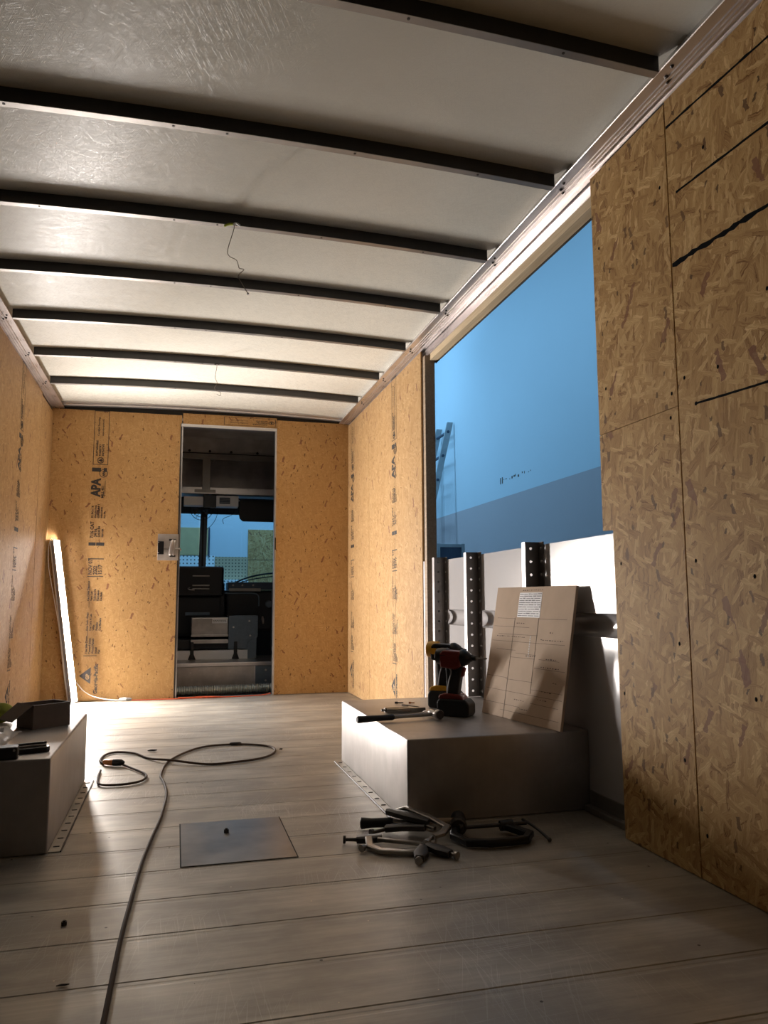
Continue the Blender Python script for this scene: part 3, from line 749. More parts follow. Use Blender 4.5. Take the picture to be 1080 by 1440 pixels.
# ================================================================= cardboard sheet leaning on the posts
A = Vector((1.250, 3.083, ZT+.0008)); Bv = Vector((1.3295, 2.545, ZT+.0008))
eu = (Bv-A).normalized(); W_ = .543; Hh = .528
nrm = Vector((-eu.y, eu.x, 0)); nrm = Vector((0, 0, 1)).cross(eu)      # towards the wall?
if nrm.x < 0: nrm = -nrm
lean = .092; ev = (nrm*lean+Vector((0, 0, math.sqrt(Hh*Hh-lean*lean)))).normalized()
cb = thing('cardboard_sheet', 'cardboard sheet with pencilled grid leaning on the wall posts', 'cardboard', A)
en = eu.cross(ev)                                                     # out of the front face
MCB = Matrix(((eu.x, ev.x, en.x, 0), (eu.y, ev.y, en.y, 0), (eu.z, ev.z, en.z, 0), (0, 0, 0, 1)))
sgn = 1 if en.x < 0 else -1
FZ = .0006*sgn
b = MB()
b.box((0, 0, min(0, -sgn*.011)), (W_, Hh, max(0, -sgn*.011)), .0012)
o = b.build('board', MAT['card'], cb); o.matrix_local = MCB
def on_board(name, fn, mat):
    b = MB(); fn(b); o = b.build(name, mat, cb); o.matrix_local = MCB; return o
z0_, z1_ = sorted((FZ*.2, FZ))
def lines(b):
    rr = random.Random(3)
    for u in (.30, .61): b.box((u*W_-.0009, .0 if u < .5 else .11, z0_), (u*W_+.0009, .76*Hh, z1_), M=Matrix.Rotation(.012*(u-.3), 4, 'Z'))
    for u0, u1, v in ((.05, .30, .755), (.61, .94, .755), (.02, .5, .69), (.02, .95, .575), (.1, .36, .51), (.36, .62, .495), (.66, .9, .47), (.3, .62, .455), (.62, .98, .40), (.0, .3, .30), (.28, .62, .285), (.02, .98, .20), (.62, .98, .235), (.0, .5, .10), (.25, .97, .055), (.62, .95, .15), (.1, .62, .63)):
        b.box((u0*W_, v*Hh-.0006, z0_), (u1*W_, v*Hh+.0006, z1_), M=Matrix.Rotation(rr.uniform(-.012, .012), 4, 'Z'))
on_board('pencil_grid', lines, MAT['pencil'])
def scrib(b):
    rr = random.Random(5)
    for v, u0, u1 in ((.615, .08, .46), (.605, .66, .93), (.48, .5, .62), (.47, .75, .88), (.72, .33, .42), (.41, .70, .9), (.975, .36, .62), (.24, .74, .86), (.18, .70, .82), (.15, .42, .55), (.09, .5, .6), (.31, .86, .9), (.66, .76, .79)):
        u = u0
        while u < u1:
            wl_ = rr.uniform(.008, .02); b.box((u*W_, v*Hh-rr.uniform(.001, .003), z0_), ((u+wl_)*W_, v*Hh+rr.uniform(0, .0014), z1_)); u += wl_+rr.uniform(.006, .02)
on_board('pencil_notes', scrib, MAT['pencil'])
def lab(b): b.box((.325*W_, .765*Hh, z0_), (.615*W_, .955*Hh, z1_), M=Matrix.Rotation(.0, 4, 'Z'))
on_board('paper_label', lab, plain('label_paper', (.80, .79, .80), .5, 0, .06))
z2_, z3_ = sorted((FZ, FZ*1.6))
def labl(b):
    rr = random.Random(9)
    for i in range(11):
        v = .775+.0165*i; u = .33
        while u < .60:
            wl_ = rr.uniform(.02, .08); b.box((u*W_, v*Hh, z2_), (min(.61, u+wl_)*W_, v*Hh+rr.uniform(.0025, .0042), z3_)); u += wl_+rr.uniform(.004, .012)
on_board('label_lines', labl, plain('label_print', (.10, .09, .11), .6))
def tape(b):
    for i in range(9): b.box((.525*W_, (.47+.018*i)*Hh, z0_), (.537*W_, (.483+.018*i)*Hh, z1_))
on_board('chalk_dashes', tape, plain('chalk', (.70, .66, .62), .7))

# ================================================================= tools on the right wheel box
def hammer():
    a = Vector((.676, 2.926, 0)); d = Vector((1.002, 2.982, 0)); ang = math.atan2(d.y-a.y, d.x-a.x); L = (d-a).length
    t = thing('claw_hammer', 'claw hammer with black grip lying across the wheel box edge', 'hammer', (a.x, a.y, ZT), ang)
    z = .0165
    MB().lathe((0, 0, z), (.155, 0, z), [(0, .010), (.03, .0135), (.3, .0125), (.7, .011), (.95, .012), (1, .009)], 14).build('grip', MAT['black'], t, True)
    MB().lathe((.15, 0, z), (L, 0, z), [(0, .0075), (.3, .007), (.9, .0075), (1, .008)], 12).build('shaft', MAT['steel'], t, True)
    b = MB(); b.lathe((L, -.055, z+.004), (L, .02, z+.004), [(0, .017), (.05, .0195), (.28, .0195), (.36, .013), (.6, .012), (.7, .015), (1, .015)], 18)
    hd = b.build('hammer_head', MAT['steel'], t, True)
    c = MB()
    for s in (-1, 1): c.tube([(L+.004*s, .015, z+.006), (L+.008*s, .04, z+.008), (L+.011*s, .062, z+.003), (L+.013*s, .075, z-.006)], [.008, .007, .005, .003], 8, 0, sy=.6)
    c.build('claw', MAT['steel'], hd, True)
    MB().cyl((L, -.0565, z+.004), (L, -.0548, z+.004), .0165, seg=18).build('striking_face', MAT['dark_steel'], hd)
hammer()
def lpliers(name, label, loc, rz, k=1.0, mat='steel'):
    t = thing(name, label, 'pliers', loc, rz); z = .011
    MB().bar([(0, .014, z), (.05, .022, z), (.10, .012, z), (.125, .002, z)], [.016, .020, .018, .016], .019).build('handle', MAT[mat], t, True)
    MB().bar([(.008, -.012, z), (.05, -.016, z), (.09, -.008, z), (.11, -.002, z)], [.014, .017, .016, .014], .017).build('handle', MAT[mat], t, True)
    MB().lathe((.0, .011, z), (-.014, .010, z), [(0, .004), (.4, .006), (1, .006)], 10).build('adjusting_screw', MAT[mat], t, True)
    b = MB(); b.prism([(.105, -.012, .002), (.13, -.014, .002), (.172, -.004, .002), (.172, .004, .002), (.13, .014, .002), (.105, .012, .002)], (0, 0, .019), bev=.002); b.build('jaw', MAT[mat], t)
    return t
lpliers('locking_pliers', 'steel locking pliers lying behind the claw hammer', (.853, 3.175, ZT), -.15)
for nm, lb, a, d, mt, r in (('drill_bit', 'black hex drill bit lying behind the pliers, nearest the bulkhead', (.973, 3.447), (1.010, 3.430), 'dark_steel', .004), ('drill_bit', 'long slim steel drill bit lying between pliers and bulkhead', (.985, 3.372), (1.040, 3.283), 'steel', .0035), ('drill_bit', 'short copper-coloured bit lying right of the black one', (1.035, 3.432), (1.060, 3.418), 'copper', .0035)):
    A_ = Vector((*a, 0)); D_ = Vector((*d, 0)); L = (D_-A_).length
    t = thing(nm, lb, 'drill bit', (*a, ZT+.0002), math.atan2(D_.y-A_.y, D_.x-A_.x), None)
    MB().lathe((0, 0, r*1.3), (L*.38, 0, r*1.3), [(0, r*1.1), (.06, r*1.3), (.9, r*1.3), (1, r*.8)], 6).build('shank', MAT[mt], t)
    MB().lathe((L*.36, 0, r*1.3), (L, 0, r*1.3), [(0, r*.7), (.85, r*.7), (1, r*.1)], 8).build('tip', MAT[mt], t, True)

def driver(label, loc, rz, body, accent, acc2, bit=True, s=1.0):
    """cordless driver standing on its battery; local x = direction of the bit, z up"""
    t = thing('cordless_drill', label, 'drill', loc, rz)
    Y = lambda pts, w: MB().prism([(x*s, -w*s, z*s) for x, z in pts], (0, 2*w*s, 0), bev=.006*s)
    # battery pack and its shoe
    bt_ = Y([(-.045, 0), (.068, 0), (.076, .010), (.076, .045), (.060, .062), (-.040, .062), (-.050, .050), (-.050, .008)], .036).build('battery', MAT['black'], t)
    Y([(-.046, .058), (.055, .058), (.040, .078), (-.020, .082), (-.044, .074)], .031).build('battery_shoe', MAT[accent], bt_)
    # handle
    Y([(-.020, .072), (.026, .072), (.034, .12), (.044, .175), (.005, .185), (-.022, .175), (-.018, .12)], .018).build('handle', MAT['black'], t)
    b = MB(); b.tube([(-.012*s, -.0195*s, .08*s), (-.006*s, -.0205*s, .12*s), (.004*s, -.0205*s, .16*s), (-.012*s, -.022*s, .18*s)], .0028*s, 6, 4); b.build('grip_trim', MAT['greyrub'], t, True)
    # motor housing
    mh = Y([(-.038, .175), (.020, .166), (.040, .178), (.044, .205), (.040, .232), (-.026, .236), (-.042, .222)], .030).build('motor_housing', MAT[body], t)
    MB().lathe((-.062*s, 0, .212*s), (-.015*s, 0, .212*s), [(0, .018*s), (.1, .028*s), (.45, .031*s), (1, .031*s)], 20).build('motor_cap', MAT[acc2], t, True)
    MB().box((-.035*s, -.0315*s, .196*s), (.03*s, -.0295*s, .216*s), .0008).build('side_badge', MAT[accent], mh)
    MB().lathe((.036*s, 0, .208*s), (.080*s, 0, .208*s), [(0, .030*s), (.3, .031*s), (.75, .020*s), (.85, .014*s), (1, .012*s)], 20).build('gear_nose', MAT['black_gloss'], t, True)
    MB().lathe((.078*s, 0, .208*s), (.094*s, 0, .208*s), [(0, .009*s), (.9, .009*s), (1, .006*s)], 12).build('chuck', MAT['black'], t, True)
    if bit: MB().lathe((.092*s, 0, .208*s), (.135*s, 0, .208*s), [(0, .0036*s), (.85, .0036*s), (1, .002*s)], 6).build('driver_bit', MAT['steel'], t)
    Y([(.032, .135), (.046, .142), (.050, .158), (.056, .170), (.042, .178), (.032, .16)], .011).build('trigger', MAT[accent], t)
    return t
driver('black and red cordless drill standing upright beside the cardboard', (1.103, 3.035, ZT), -.72, 'red', 'red', 'black_gloss', True, 1.12)
driver('yellow and black cordless drill standing behind the red one', (1.150, 3.285, ZT), -.66, 'black_gloss', 'yellow', 'yellow', False, 1.18)

# ================================================================= things on the left wheel box
th = math.atan2(.086, .11)
ob = thing('small_box', 'small open brown box with a flap on left wheel box', 'box', (-.500, 3.135, ZT), th)
w1, d1, h1, tk = .148, .115, .088, .003
MB().box((0, 0, 0), (w1, tk, h1)).box((0, d1-tk, 0), (w1, d1, h1)).box((w1-tk, tk, 0), (w1, d1-tk, h1)).box((0, tk, 0), (tk, d1-tk, h1)).box((tk, tk, 0), (w1-tk, d1-tk, tk)).build('box_body', MAT['card_dark'], ob)
MB().prism([(.0, .002, h1), (.0, d1-.002, h1), (-.075, d1-.006, h1-.052), (-.075, .006, h1-.052)], (-.001, 0, .003)).build('flap', MAT['card_dark'], ob)
rg = thing('green_rag', 'crumpled yellow-green rag at left frame edge behind the box', 'rag', (-.655, 3.36, ZT))
b = MB(); b.ball((0, 0, .034), .05, (1, .8, .72), 20)
for v in b.bm.verts:
    n_ = noise.noise_vector(v.co*22)*.012; v.co += n_; v.co.z = max(.0008, v.co.z)
b.build('cloth', plain('lime_cloth', (.30, .33, .05), .85, 0, .2), rg, True)
bg = thing('plastic_bag', 'crumpled clear plastic bag on the left wheel box', 'bag', (-.635, 2.95, ZT))
b = MB(); bm = b.bm; N = 22
G = [[None]*(N+1) for _ in range(N+1)]
for i in range(N+1):
    for j in range(N+1):
        x = (i/N-.5)*.20; yy = (j/N-.5)*.34
        z = .022+.018*noise.noise(Vector((x*18, yy*18, 1)))+.012*noise.noise(Vector((x*45, yy*45, 4)))
        e = min(i, N-i, j, N-j)/4.0; z = max(.001, z*min(1, e)+.001)
        G[i][j] = bm.verts.new((x+.008*noise.noise(Vector((j*.5, 3, 1))), yy+.008*noise.noise(Vector((i*.5, 7, 2))), z))
for i in range(N):
    for j in range(N): bm.faces.new((G[i][j], G[i+1][j], G[i+1][j+1], G[i][j+1]))
o = b.build('film', MAT['film'], bg, True); md = o.modifiers.new('t', 'SOLIDIFY'); md.thickness = .0006
kc = thing('folding_knife', 'black folding tool with silver spine on left wheel box front', 'tool', (-.47, 2.66, ZT), .35)
MB().prism([(-.03, -.020, 0), (.085, -.020, 0), (.098, -.010, 0), (.098, .012, 0), (.085, .020, 0), (-.03, .020, 0)], (0, 0, .016), bev=.003).build('handle_body', MAT['black_gloss'], kc)
MB().box((-.025, .004, .0165), (.092, .008, .0215), .0012).build('spine', MAT['alu'], kc)
MB().prism([(-.028, .009, .016), (.09, .009, .016), (.094, .016, .016), (-.028, .019, .016)], (0, 0, .012), bev=.002).build('upper_scale', MAT['black'], kc)
bt = thing('battery_pack', 'black battery pack at the left frame edge, beside folding tool', 'battery', (-.505, 2.588, ZT), .1)
MB().box((-.07, -.026, 0), (.055, .028, .036), .005).build('pack_case', MAT['black'], bt)
b = MB(); b.cyl((-.02, -.027, .027), (-.02, -.0255, .027), .004, seg=8).cyl((.045, -.027, .027), (.045, -.0255, .027), .004, seg=8); b.build('screws', MAT['alu'], bt)

# ================================================================= tools on the floor
def mallet():
    a = Vector((.600, 2.548, 0)); d = Vector((.900, 2.440, 0)); ang = math.atan2(d.y-a.y, d.x-a.x); L = (d-a).length
    t = thing('mallet', 'black-handled hammer on the floor below the wheel box, under clamps', 'hammer', (a.x, a.y, .0008), ang); z = .034
    MB().lathe((0, 0, .020), (.125, 0, .026), [(0, .015), (.03, .0185), (.12, .0175), (.3, .015), (.8, .0155), (1, .012)], 16).build('grip', MAT['black'], t, True)
    MB().lathe((.12, 0, .026), (L, 0, z), [(0, .010), (.9, .010), (1, .011)], 12).build('shaft', MAT['stud'], t, True)
    MB().lathe((L, -.052, z-.006), (L, .055, z-.006), [(0, .022), (.05, .027), (.3, .027), (.38, .021), (.65, .021), (.72, .026), (1, .024)], 18).build('mallet_head', MAT['dark_steel'], t, True)
mallet()
def locking_clamp(label, jaw, arm, handle, tips, screw, z):
    t = thing('locking_clamp', label, 'clamp', (jaw[0][0], jaw[0][1], .0008)); o = Vector((jaw[0][0], jaw[0][1], .0008))
    R = lambda P: [Vector((x, y, zz))-o for x, y, zz in P]
    MB().bar(R(jaw), .022, .014).build('jaw_frame', MAT['steel'], t, True)
    MB().bar(R(arm), .014, .011).build('jaw_arm', MAT['steel'], t, True)
    for hnd in handle: MB().bar(R(hnd), [.026, .044, .026][:len(hnd)] if len(hnd) == 3 else .022, .020).build('handle', MAT['dark_steel'], t, True)
    for p0, p1 in tips:
        p0, p1 = R([p0, p1]); MB().lathe(p0, p1, [(0, .006), (.55, .0055), (.7, .0075), (.72, .011), (1, .0115)], 12).build('swivel_pad', MAT['steel'], t, True)
    p0, p1 = R(screw); MB().lathe(p0, p1, [(0, .007), (.3, .0055), (.82, .005), (.84, .012), (1, .012)], 12).build('adjusting_screw', MAT['dark_steel'], t, True)
    return t
locking_clamp('locking C-clamp with grey jaw propped on the black hammer handle', 
    [(.70, 2.535, .050), (.745, 2.515, .066), (.80, 2.44, .052), (.835, 2.365, .040), (.805, 2.325, .034), (.775, 2.318, .030)],
    [(.70, 2.50, .035), (.76, 2.44, .040), (.80, 2.38, .034)],
    [[(.665, 2.470, .020), (.715, 2.440, .030), (.775, 2.40, .034)], [(.69, 2.53, .056), (.73, 2.46, .058), (.79, 2.41, .046)]],
    [((.770, 2.32, .028), (.742, 2.290, .020))], ((.665, 2.47, .018), (.61, 2.45, .016)), 0)
locking_clamp('locking C-clamp lying flat nearest the camera, screw pointing left', 
    [(.585, 2.375, .024), (.578, 2.330, .014), (.600, 2.292, .010), (.66, 2.262, .010), (.715, 2.248, .010), (.748, 2.272, .012), (.772, 2.315, .018)],
    [(.612, 2.37, .020), (.66, 2.345, .018), (.74, 2.30, .016)],
    [[(.555, 2.405, .014), (.585, 2.395, .016), (.63, 2.385, .018)], [(.742, 2.275, .018), (.765, 2.235, .016), (.788, 2.205, .012)], [(.725, 2.27, .016), (.705, 2.225, .012), (.690, 2.195, .010)]],
    [((.786, 2.208, .012), (.802, 2.182, .0125)), ((.692, 2.200, .010), (.680, 2.168, .0125)), ((.575, 2.335, .016), (.548, 2.318, .0135))],
    ((.560, 2.405, .013), (.515, 2.418, .0135)), 0)
def c_clamp():
    o = Vector((.98, 2.30, .0008)); t = thing('c_clamp', 'large black C-clamp lying on the floor before the wheel box', 'clamp', o)
    R = lambda P: [Vector(p)-o for p in P]
    MB().bar(R([(.872, 2.40, .020), (.850, 2.345, .018), (.872, 2.280, .016), (.93, 2.255, .016), (1.00, 2.252, .016), (1.055, 2.262, .016), (1.085, 2.300, .017), (1.062, 2.345, .020), (1.042, 2.372, .024)]), [.024, .024, .024, .022, .022, .022, .024, .024, .030], .022).build('clamp_frame', MAT['black_gloss'], t, True)
    MB().lathe(*R([(.885, 2.392, .026), (1.108, 2.372, .030)]), [(0, .013), (.05, .013), (.06, .006), (1, .006)], 12).build('clamp_screw', MAT['dark_steel'], t, True)
    MB().lathe(*R([(1.020, 2.380, .026), (1.062, 2.376, .028)]), [(0, .016), (1, .018)], 14).build('threaded_boss', MAT['black'], t, True)
    MB().tube(R([(1.108, 2.40, .034), (1.114, 2.36, .031), (1.122, 2.31, .024), (1.132, 2.258, .0085)]), .0045, 8, 3).ball(Vector((1.132, 2.258, .0085))-o, .007, seg=10).build('turning_bar', MAT['dark_steel'], t, True)
c_clamp()
# ================================================================= cord on the floor
cd = thing('extension_cord', 'brown extension cord snaking and looping over the metal floor', 'cord', (0, 2.7, .0008))
P = [(-.112, 1.35), (-.106, 1.528), (-.104, 1.657), (-.100, 1.884), (-.09, 2.128), (-.076, 2.40), (-.054, 2.652), (-.034, 2.856), (-.019, 3.178), (-.033, 3.401), (-.047, 3.541), (-.020, 3.808), (.065, 4.029), (.166, 4.155), (.311, 4.174), (.434, 4.118), (.495, 4.019), (.474, 3.873), (.398, 3.77), (.279, 3.721), (.15, 3.71), (-.008, 3.804), (-.106, 3.917), (-.178, 4.063), (-.265, 4.125), (-.316, 4.067), (-.327, 3.93), (-.304, 3.845)]
P3 = [(x, yy-2.7, .0052) for x, yy in P]; P3[21] = (P3[21][0], P3[21][1], .014)
MB().tube(P3, .0052, 8, 6).build('cable', MAT['cord'], cd, True)
Q = [(-.222, 3.806), (-.175, 3.71), (-.109, 3.559), (-.119, 3.452), (-.173, 3.402), (-.255, 3.401), (-.290, 3.44), (-.300, 3.53), (-.304, 3.60), (-.305, 3.70)]
MB().tube([(x, yy-2.7, .0062) for x, yy in Q], .0048, 8, 6).build('cable', MAT['cord'], cd, True)
MB().lathe((-.306, 1.148, .014), (-.258, 1.112, .014), [(0, .007), (.15, .012), (.8, .0135), (1, .012)], 14).build('amber_plug', MAT['copper'], cd, True)
MB().lathe((-.262, 1.114, .0155), (-.212, 1.100, .0155), [(0, .0145), (.3, .0155), (.75, .0145), (1, .006)], 14).build('black_socket', MAT['black'], cd, True)
MB().lathe((.285, 1.478, .0075), (.345, 1.474, .0075), [(0, .0055), (.15, .0085), (.85, .0085), (1, .0055)], 12).build('black_sleeve', MAT['black'], cd, True)
def nut(label, x, y, r):
    t = thing('hex_nut', label, 'nut', (x, y, .0025 if label.startswith('black') else .0004))
    b = MB(); b.cyl((0, 0, 0), (0, 0, r*1.1), r, seg=6); b.cyl((0, 0, r*1.1), (0, 0, r*1.5), r*.6, r*.45, seg=10); b.build('hex_body', MAT['dark_steel'], t)
nut('black hex nut standing on the floor hatch plate', .174, 2.629, .009)
nut('small dark nut on the bare floor left of the brown cord', -.233, 2.008, .007)
def scrap(label, x, y, pts, r):
    t = tag(MB().tube([(a, b_, r) for a, b_ in pts], [r*.5, r, r, r*.4], 6, 0, sy=.8).build('dark_scrap', MAT['black'], None, True, loc=(x, y, .0008)), label, 'scrap')
scrap('small dark scrap on the floor left of the cord loop', -.10, 4.12, [(-.02, -.004), (-.006, .004), (.010, 0), (.024, .004)], .006)
scrap('tiny dark crumb on the floor right of the cord loop', .526, 3.98, [(-.008, -.003), (-.002, .003), (.004, 0), (.009, .002)], .005)
scrap('short dark sliver on the near floor left of the brown cord', -.195, 1.70, [(-.012, -.001), (-.004, .001), (.004, 0), (.012, .001)], .0025)

# ================================================================= cab beyond the doorway
cabf = S(MB().box((XSL, YB+.075, -.06), (XS, 8.4, -.012)).build('floor_cab', MAT['cab_dark']))
S(MB().box((XSL-.1, YB+.062, 2.31), (XS+.1, 8.4, 2.34)).build('ceiling_cab', MAT['cab_metal']))
# windscreen wall
wc = struct('wall_cab_front')
MB().box((XSL, 8.02, -.4), (XS, 8.06, .86)).build('cowl_panel', MAT['blue_dark'], wc)
MB().box((XSL, 8.02, 1.640), (XS, 8.06, 2.31)).build('header_panel', MAT['blue_dark'], wc)
win = struct('window_1')
MB().box((XSL, 8.03, .86), (.20, 8.036, 1.639)).build('glass_pane', MAT['glass'], win)
MB().box((.285, 8.03, .86), (XS, 8.036, 1.639)).build('glass_pane', MAT['glass'], win)
MB().prism([(.198, 7.99, .86), (.272, 7.99, .86), (.284, 7.99, 1.74), (.216, 7.99, 1.74)], (0, .05, 0), bev=.004).build('centre_post', MAT['blue_mid'], win)
MB().box((.232, 7.984, 1.0), (.246, 7.99, 1.74)).build('post_channel', MAT['cab_dark'], win)
# overhead storage shelf
sh = thing('overhead_shelf', 'metal overhead storage shelf inside cab above the windscreen', 'shelf', (.45, 7.4, 1.765))
Z = lambda z: z-1.765
MB().box((-1.2, .30, Z(1.80)), (.95, .32, Z(2.31))).build('back_panel', MAT['cab_metal'], sh)
MB().box((-1.2, -.005, Z(1.765)), (.95, .30, Z(1.80)), .002).box((-1.2, -.012, Z(1.762)), (.95, -.005, Z(1.822)), .002).build('lower_rail', MAT['alu'], sh)
MB().box((-1.2, -.012, Z(2.092)), (.95, .02, Z(2.146)), .002).build('upper_rail', MAT['alu_dull'], sh)
MB().box((-1.2, .02, Z(2.16)), (.95, .03, Z(2.31))).build('upper_panel', MAT['cab_metal'], sh)
MB().box((-1.2, .022, Z(2.138)), (.95, .034, Z(2.162))).build('shadow_strip', MAT['gap'], sh)  # near-black strip standing in for the shade under the upper panel
b = MB(); b.box((-.247, -.02, Z(1.80)), (-.172, -.004, Z(2.14)), .003).box((-.30, -.022, Z(2.105)), (-.12, -.012, Z(2.14)), .002).box((-.315, -.022, Z(1.772)), (-.12, -.012, Z(1.80)), .002); b.build('strap_bracket', MAT['alu_dull'], sh)
b = MB()
for x in (-.37, -.18, .02, .27): b.cyl((x, .012, Z(2.175)), (x, .022, Z(2.175)), .012, seg=10)
b.build('bolt_heads', MAT['dark_steel'], sh)
rad = thing('junction_box', 'beige control box under the overhead shelf in the cab', 'box', (.34, 7.48, 1.655))
MB().box((-.30, -.03, 0), (-.06, .1, .085), .004).box((-.05, -.04, -.005), (.21, .1, .10), .004).build('case', MAT['white'], rad)
MB().box((.03, -.045, .02), (.13, -.04, .08), .002).build('control_panel', MAT['blue_dark'], rad)
b = MB()
for i in range(3): b.box((.035, -.048, .03+.016*i), (.125, -.045, .036+.016*i), .001)
b.build('vent_slots', MAT['greyrub'], rad)
MB().box((-.12, -.05, -.02), (.0, -.03, .1), .006).build('fan_mount', MAT['black_gloss'], rad)
vs = thing('sun_visor', 'black rounded sun visor hanging in the windscreen', 'visor', (.80, 7.58, 1.74))
MB().prism([(-.235, 0, -.02), (-.235, 0, -.14), (-.225, 0, -.19), (-.195, 0, -.215), (.30, 0, -.215), (.30, 0, .0), (-.215, 0, .0)], (0, .022, 0), bev=.006).build('visor_panel', MAT['black'], vs)
MB().tube([(-.24, .01, -.005), (-.25, .01, .01), (-.25, .01, .024)], .006, 8, 3).ball((-.238, -.004, -.012), .009, seg=8).build('visor_arm', MAT['alu'], vs, True)
fn = thing('cab_fan', 'small dark cab fan clipped on the windscreen post', 'fan', (.215, 7.78, 1.60))
for r in (.11, .08, .045):
    MB().tube([(r*math.cos(a*math.pi/14), .006*r, .06+r*math.sin(a*math.pi/14)) for a in range(29)], .0035, 6).build('guard_ring', MAT['dark_steel'], fn, True)
b = MB()
for k in range(12):
    a = k*math.pi/6; b.tube([(0, -.02, .06), (.06*math.cos(a), -.018, .06+.06*math.sin(a)), (.11*math.cos(a), .0, .06+.11*math.sin(a))], .0022, 5)
b.build('guard_wires', MAT['dark_steel'], fn, True)
for k in range(4):
    a = k*math.pi/2+.4
    MB().prism([(.01*math.cos(a), .02, .06+.01*math.sin(a)), (.085*math.cos(a-.35), .012, .06+.085*math.sin(a-.35)), (.09*math.cos(a+.3), .03, .06+.09*math.sin(a+.3))], (0, .003, 0)).build('blade', MAT['black_gloss'], fn)
MB().lathe((0, -.03, .06), (0, .09, .06), [(0, .02), (.3, .03), (1, .04)], 14).build('fan_motor', MAT['black'], fn, True)
MB().tube([(0, .06, .06), (.02, .12, .10), (.03, .205, .10)], .012, 8, 3).build('fan_bracket', MAT['dark_steel'], fn, True)
cw = thing('cab_wire', 'thin loose wire curving down past the windscreen', 'wire', (.38, 8.014, 1.70))
MB().tube([(-.003, .004, .06), (.0, 0, -.05), (-.02, .0, -.12), (-.06, 0, -.18), (-.12, 0, -.235)], .003, 6, 5).build('strand', MAT['cab_dark'], cw, True)
cw = thing('cab_wire', 'short bent wire hanging beside the sun visor', 'wire', (.52, 8.014, 1.66))
MB().tube([(.04, .004, .10), (.03, 0, .02), (-.0, 0, -.03), (-.06, 0, -.055), (-.085, 0, -.08), (-.075, 0, -.12)], .003, 6, 5).build('strand', MAT['cab_dark'], cw, True)
# floor riser
ri = thing('cab_riser', 'low metal riser inside the doorway with bright top lip', 'riser', (.4, 6.9, -.0118))
MB().box((-.9, 0, 0), (.28, .02, .202)).build('riser_panel', MAT['cab_metal'], ri)
MB().box((.28, -.004, 0), (.9, .02, .202)).build('corner_panel', MAT['blue_mid'], ri)
MB().box((.268, -.006, 0), (.281, .0, .2), .001).build('seam_strip', MAT['alu'], ri)
MB().box((-.9, -.008, .200), (.9, .85, .232), .004).build('top_lip', MAT['alu'], ri)
b = MB()
for z in (.07, .16): b.cyl((.37, -.009, z), (.37, -.004, z), .009, seg=10)
for x in (-.27, .06): b.cyl((x, -.004, .15), (x, .0, .15), .005, seg=8)
b.build('rivet_heads', MAT['alu'], ri)
# heater unit and covers
ZR = .2205
he = thing('heater_unit', 'grey metal heater box with white sticker inside the cab', 'heater', (.3, 7.46, ZR))
z_ = lambda z: z-ZR
MB().box((-.60, -.16, 0), (.36, .1, z_(.302)), .003).build('base_pan', MAT['white'], he)  # white instead of metal: bounced light is put into the colour
for x in (-.155, .235):
    MB().prism([(x-.035, -.175, .001), (x+.035, -.175, .001), (x+.016, -.175, .05), (x+.014, -.175, .16), (x-.014, -.175, .16), (x-.016, -.175, .05)], (0, .012, 0), bev=.003).build('rubber_strap', MAT['black'], he)
MB().box((-.70, -.12, z_(.31)), (.40, .10, z_(.40)), .01).build('dark_skirt', MAT['cab_dark'], he)
MB().box((-.165, -.15, z_(.445)), (.165, .1, z_(.60)), .008).build('heater_case', MAT['cab_metal'], he)
MB().box((-.168, -.165, z_(.425)), (.168, -.1, z_(.446)), .005).box((-.168, -.165, z_(.365)), (.168, -.1, z_(.40)), .006).build('case_lips', MAT['cab_metal'], he)
MB().box((.02, -.1525, z_(.548)), (.155, -.150, z_(.590))).build('paper_sticker', MAT['white'], he)
b = MB()
for i in range(2):
    x = .028
    rr = random.Random(i)
    while x < .14:
        wl_ = rr.uniform(.006, .018); b.box((x, -.1532, z_(.558)+.014*i), (x+wl_, -.1525, z_(.563)+.014*i)); x += wl_+.005
b.build('sticker_print', MAT['ink_soft'], he)
MB().prism([(.17, -.14, z_(.31)), (.17, -.14, z_(.615)), (.44, -.14, z_(.615)), (.44, -.14, z_(.42)), (.36, -.14, z_(.33)), (.36, -.14, .0), (.33, -.14, .0), (.33, -.14, z_(.31))], (0, .235, 0), bev=.003).build('side_panel', MAT['blue_mid'], he)
b = MB()
for x, z in ((.36, .565), (.37, .43), (.215, .51)): b.cyl((x, -.146, z_(z)), (x, -.14, z_(z)), .009, seg=10)
b.build('rivet_heads', MAT['alu'], he)
MB().prism([(.345, -.165, .002), (.345, -.165, .14), (.425, -.165, .20), (.425, -.165, .002)], (0, .02, 0)).build('splash_plate', MAT['blue_mid'], he)
en_ = thing('engine_cover', 'black louvred engine cover at left of the windscreen post', 'cover', (.1, 7.70, ZR+.18))
z_ = lambda z: z-ZR-.18
MB().box((-.6, -.05, 0), (.33, .28, z_(.80)), .02).box((-.5, -.10, z_(.80)), (.335, .27, z_(1.085)), .02).build('cover_shell', MAT['black_gloss'], en_)
for z in (.985, .895, .862):
    MB().box((.04, -.112, z_(z)), (.20, -.099, z_(z)+.012), .004).build('louvre', MAT['alu_dull'], en_)
MB().tube([(.02, -.11, z_(.885)), (.0, -.13, z_(.87)), (.02, -.13, z_(.86)), (.06, -.12, z_(.858))], .005, 8, 4).build('cover_latch', MAT['alu'], en_, True)
MB().box((.30, -.06, z_(.52)), (.345, -.04, z_(.93)), .008).build('side_strap', MAT['cab_dark'], en_)
MB().box((-.02, -.058, z_(.615)), (.21, -.048, z_(.645)), .003).build('kick_strip', MAT['blue_mid'], en_)
da = thing('dashboard', 'dark dashboard with navy top at right of the doorway', 'dashboard', (.93, 7.75, ZR))
z_ = lambda z: z-ZR
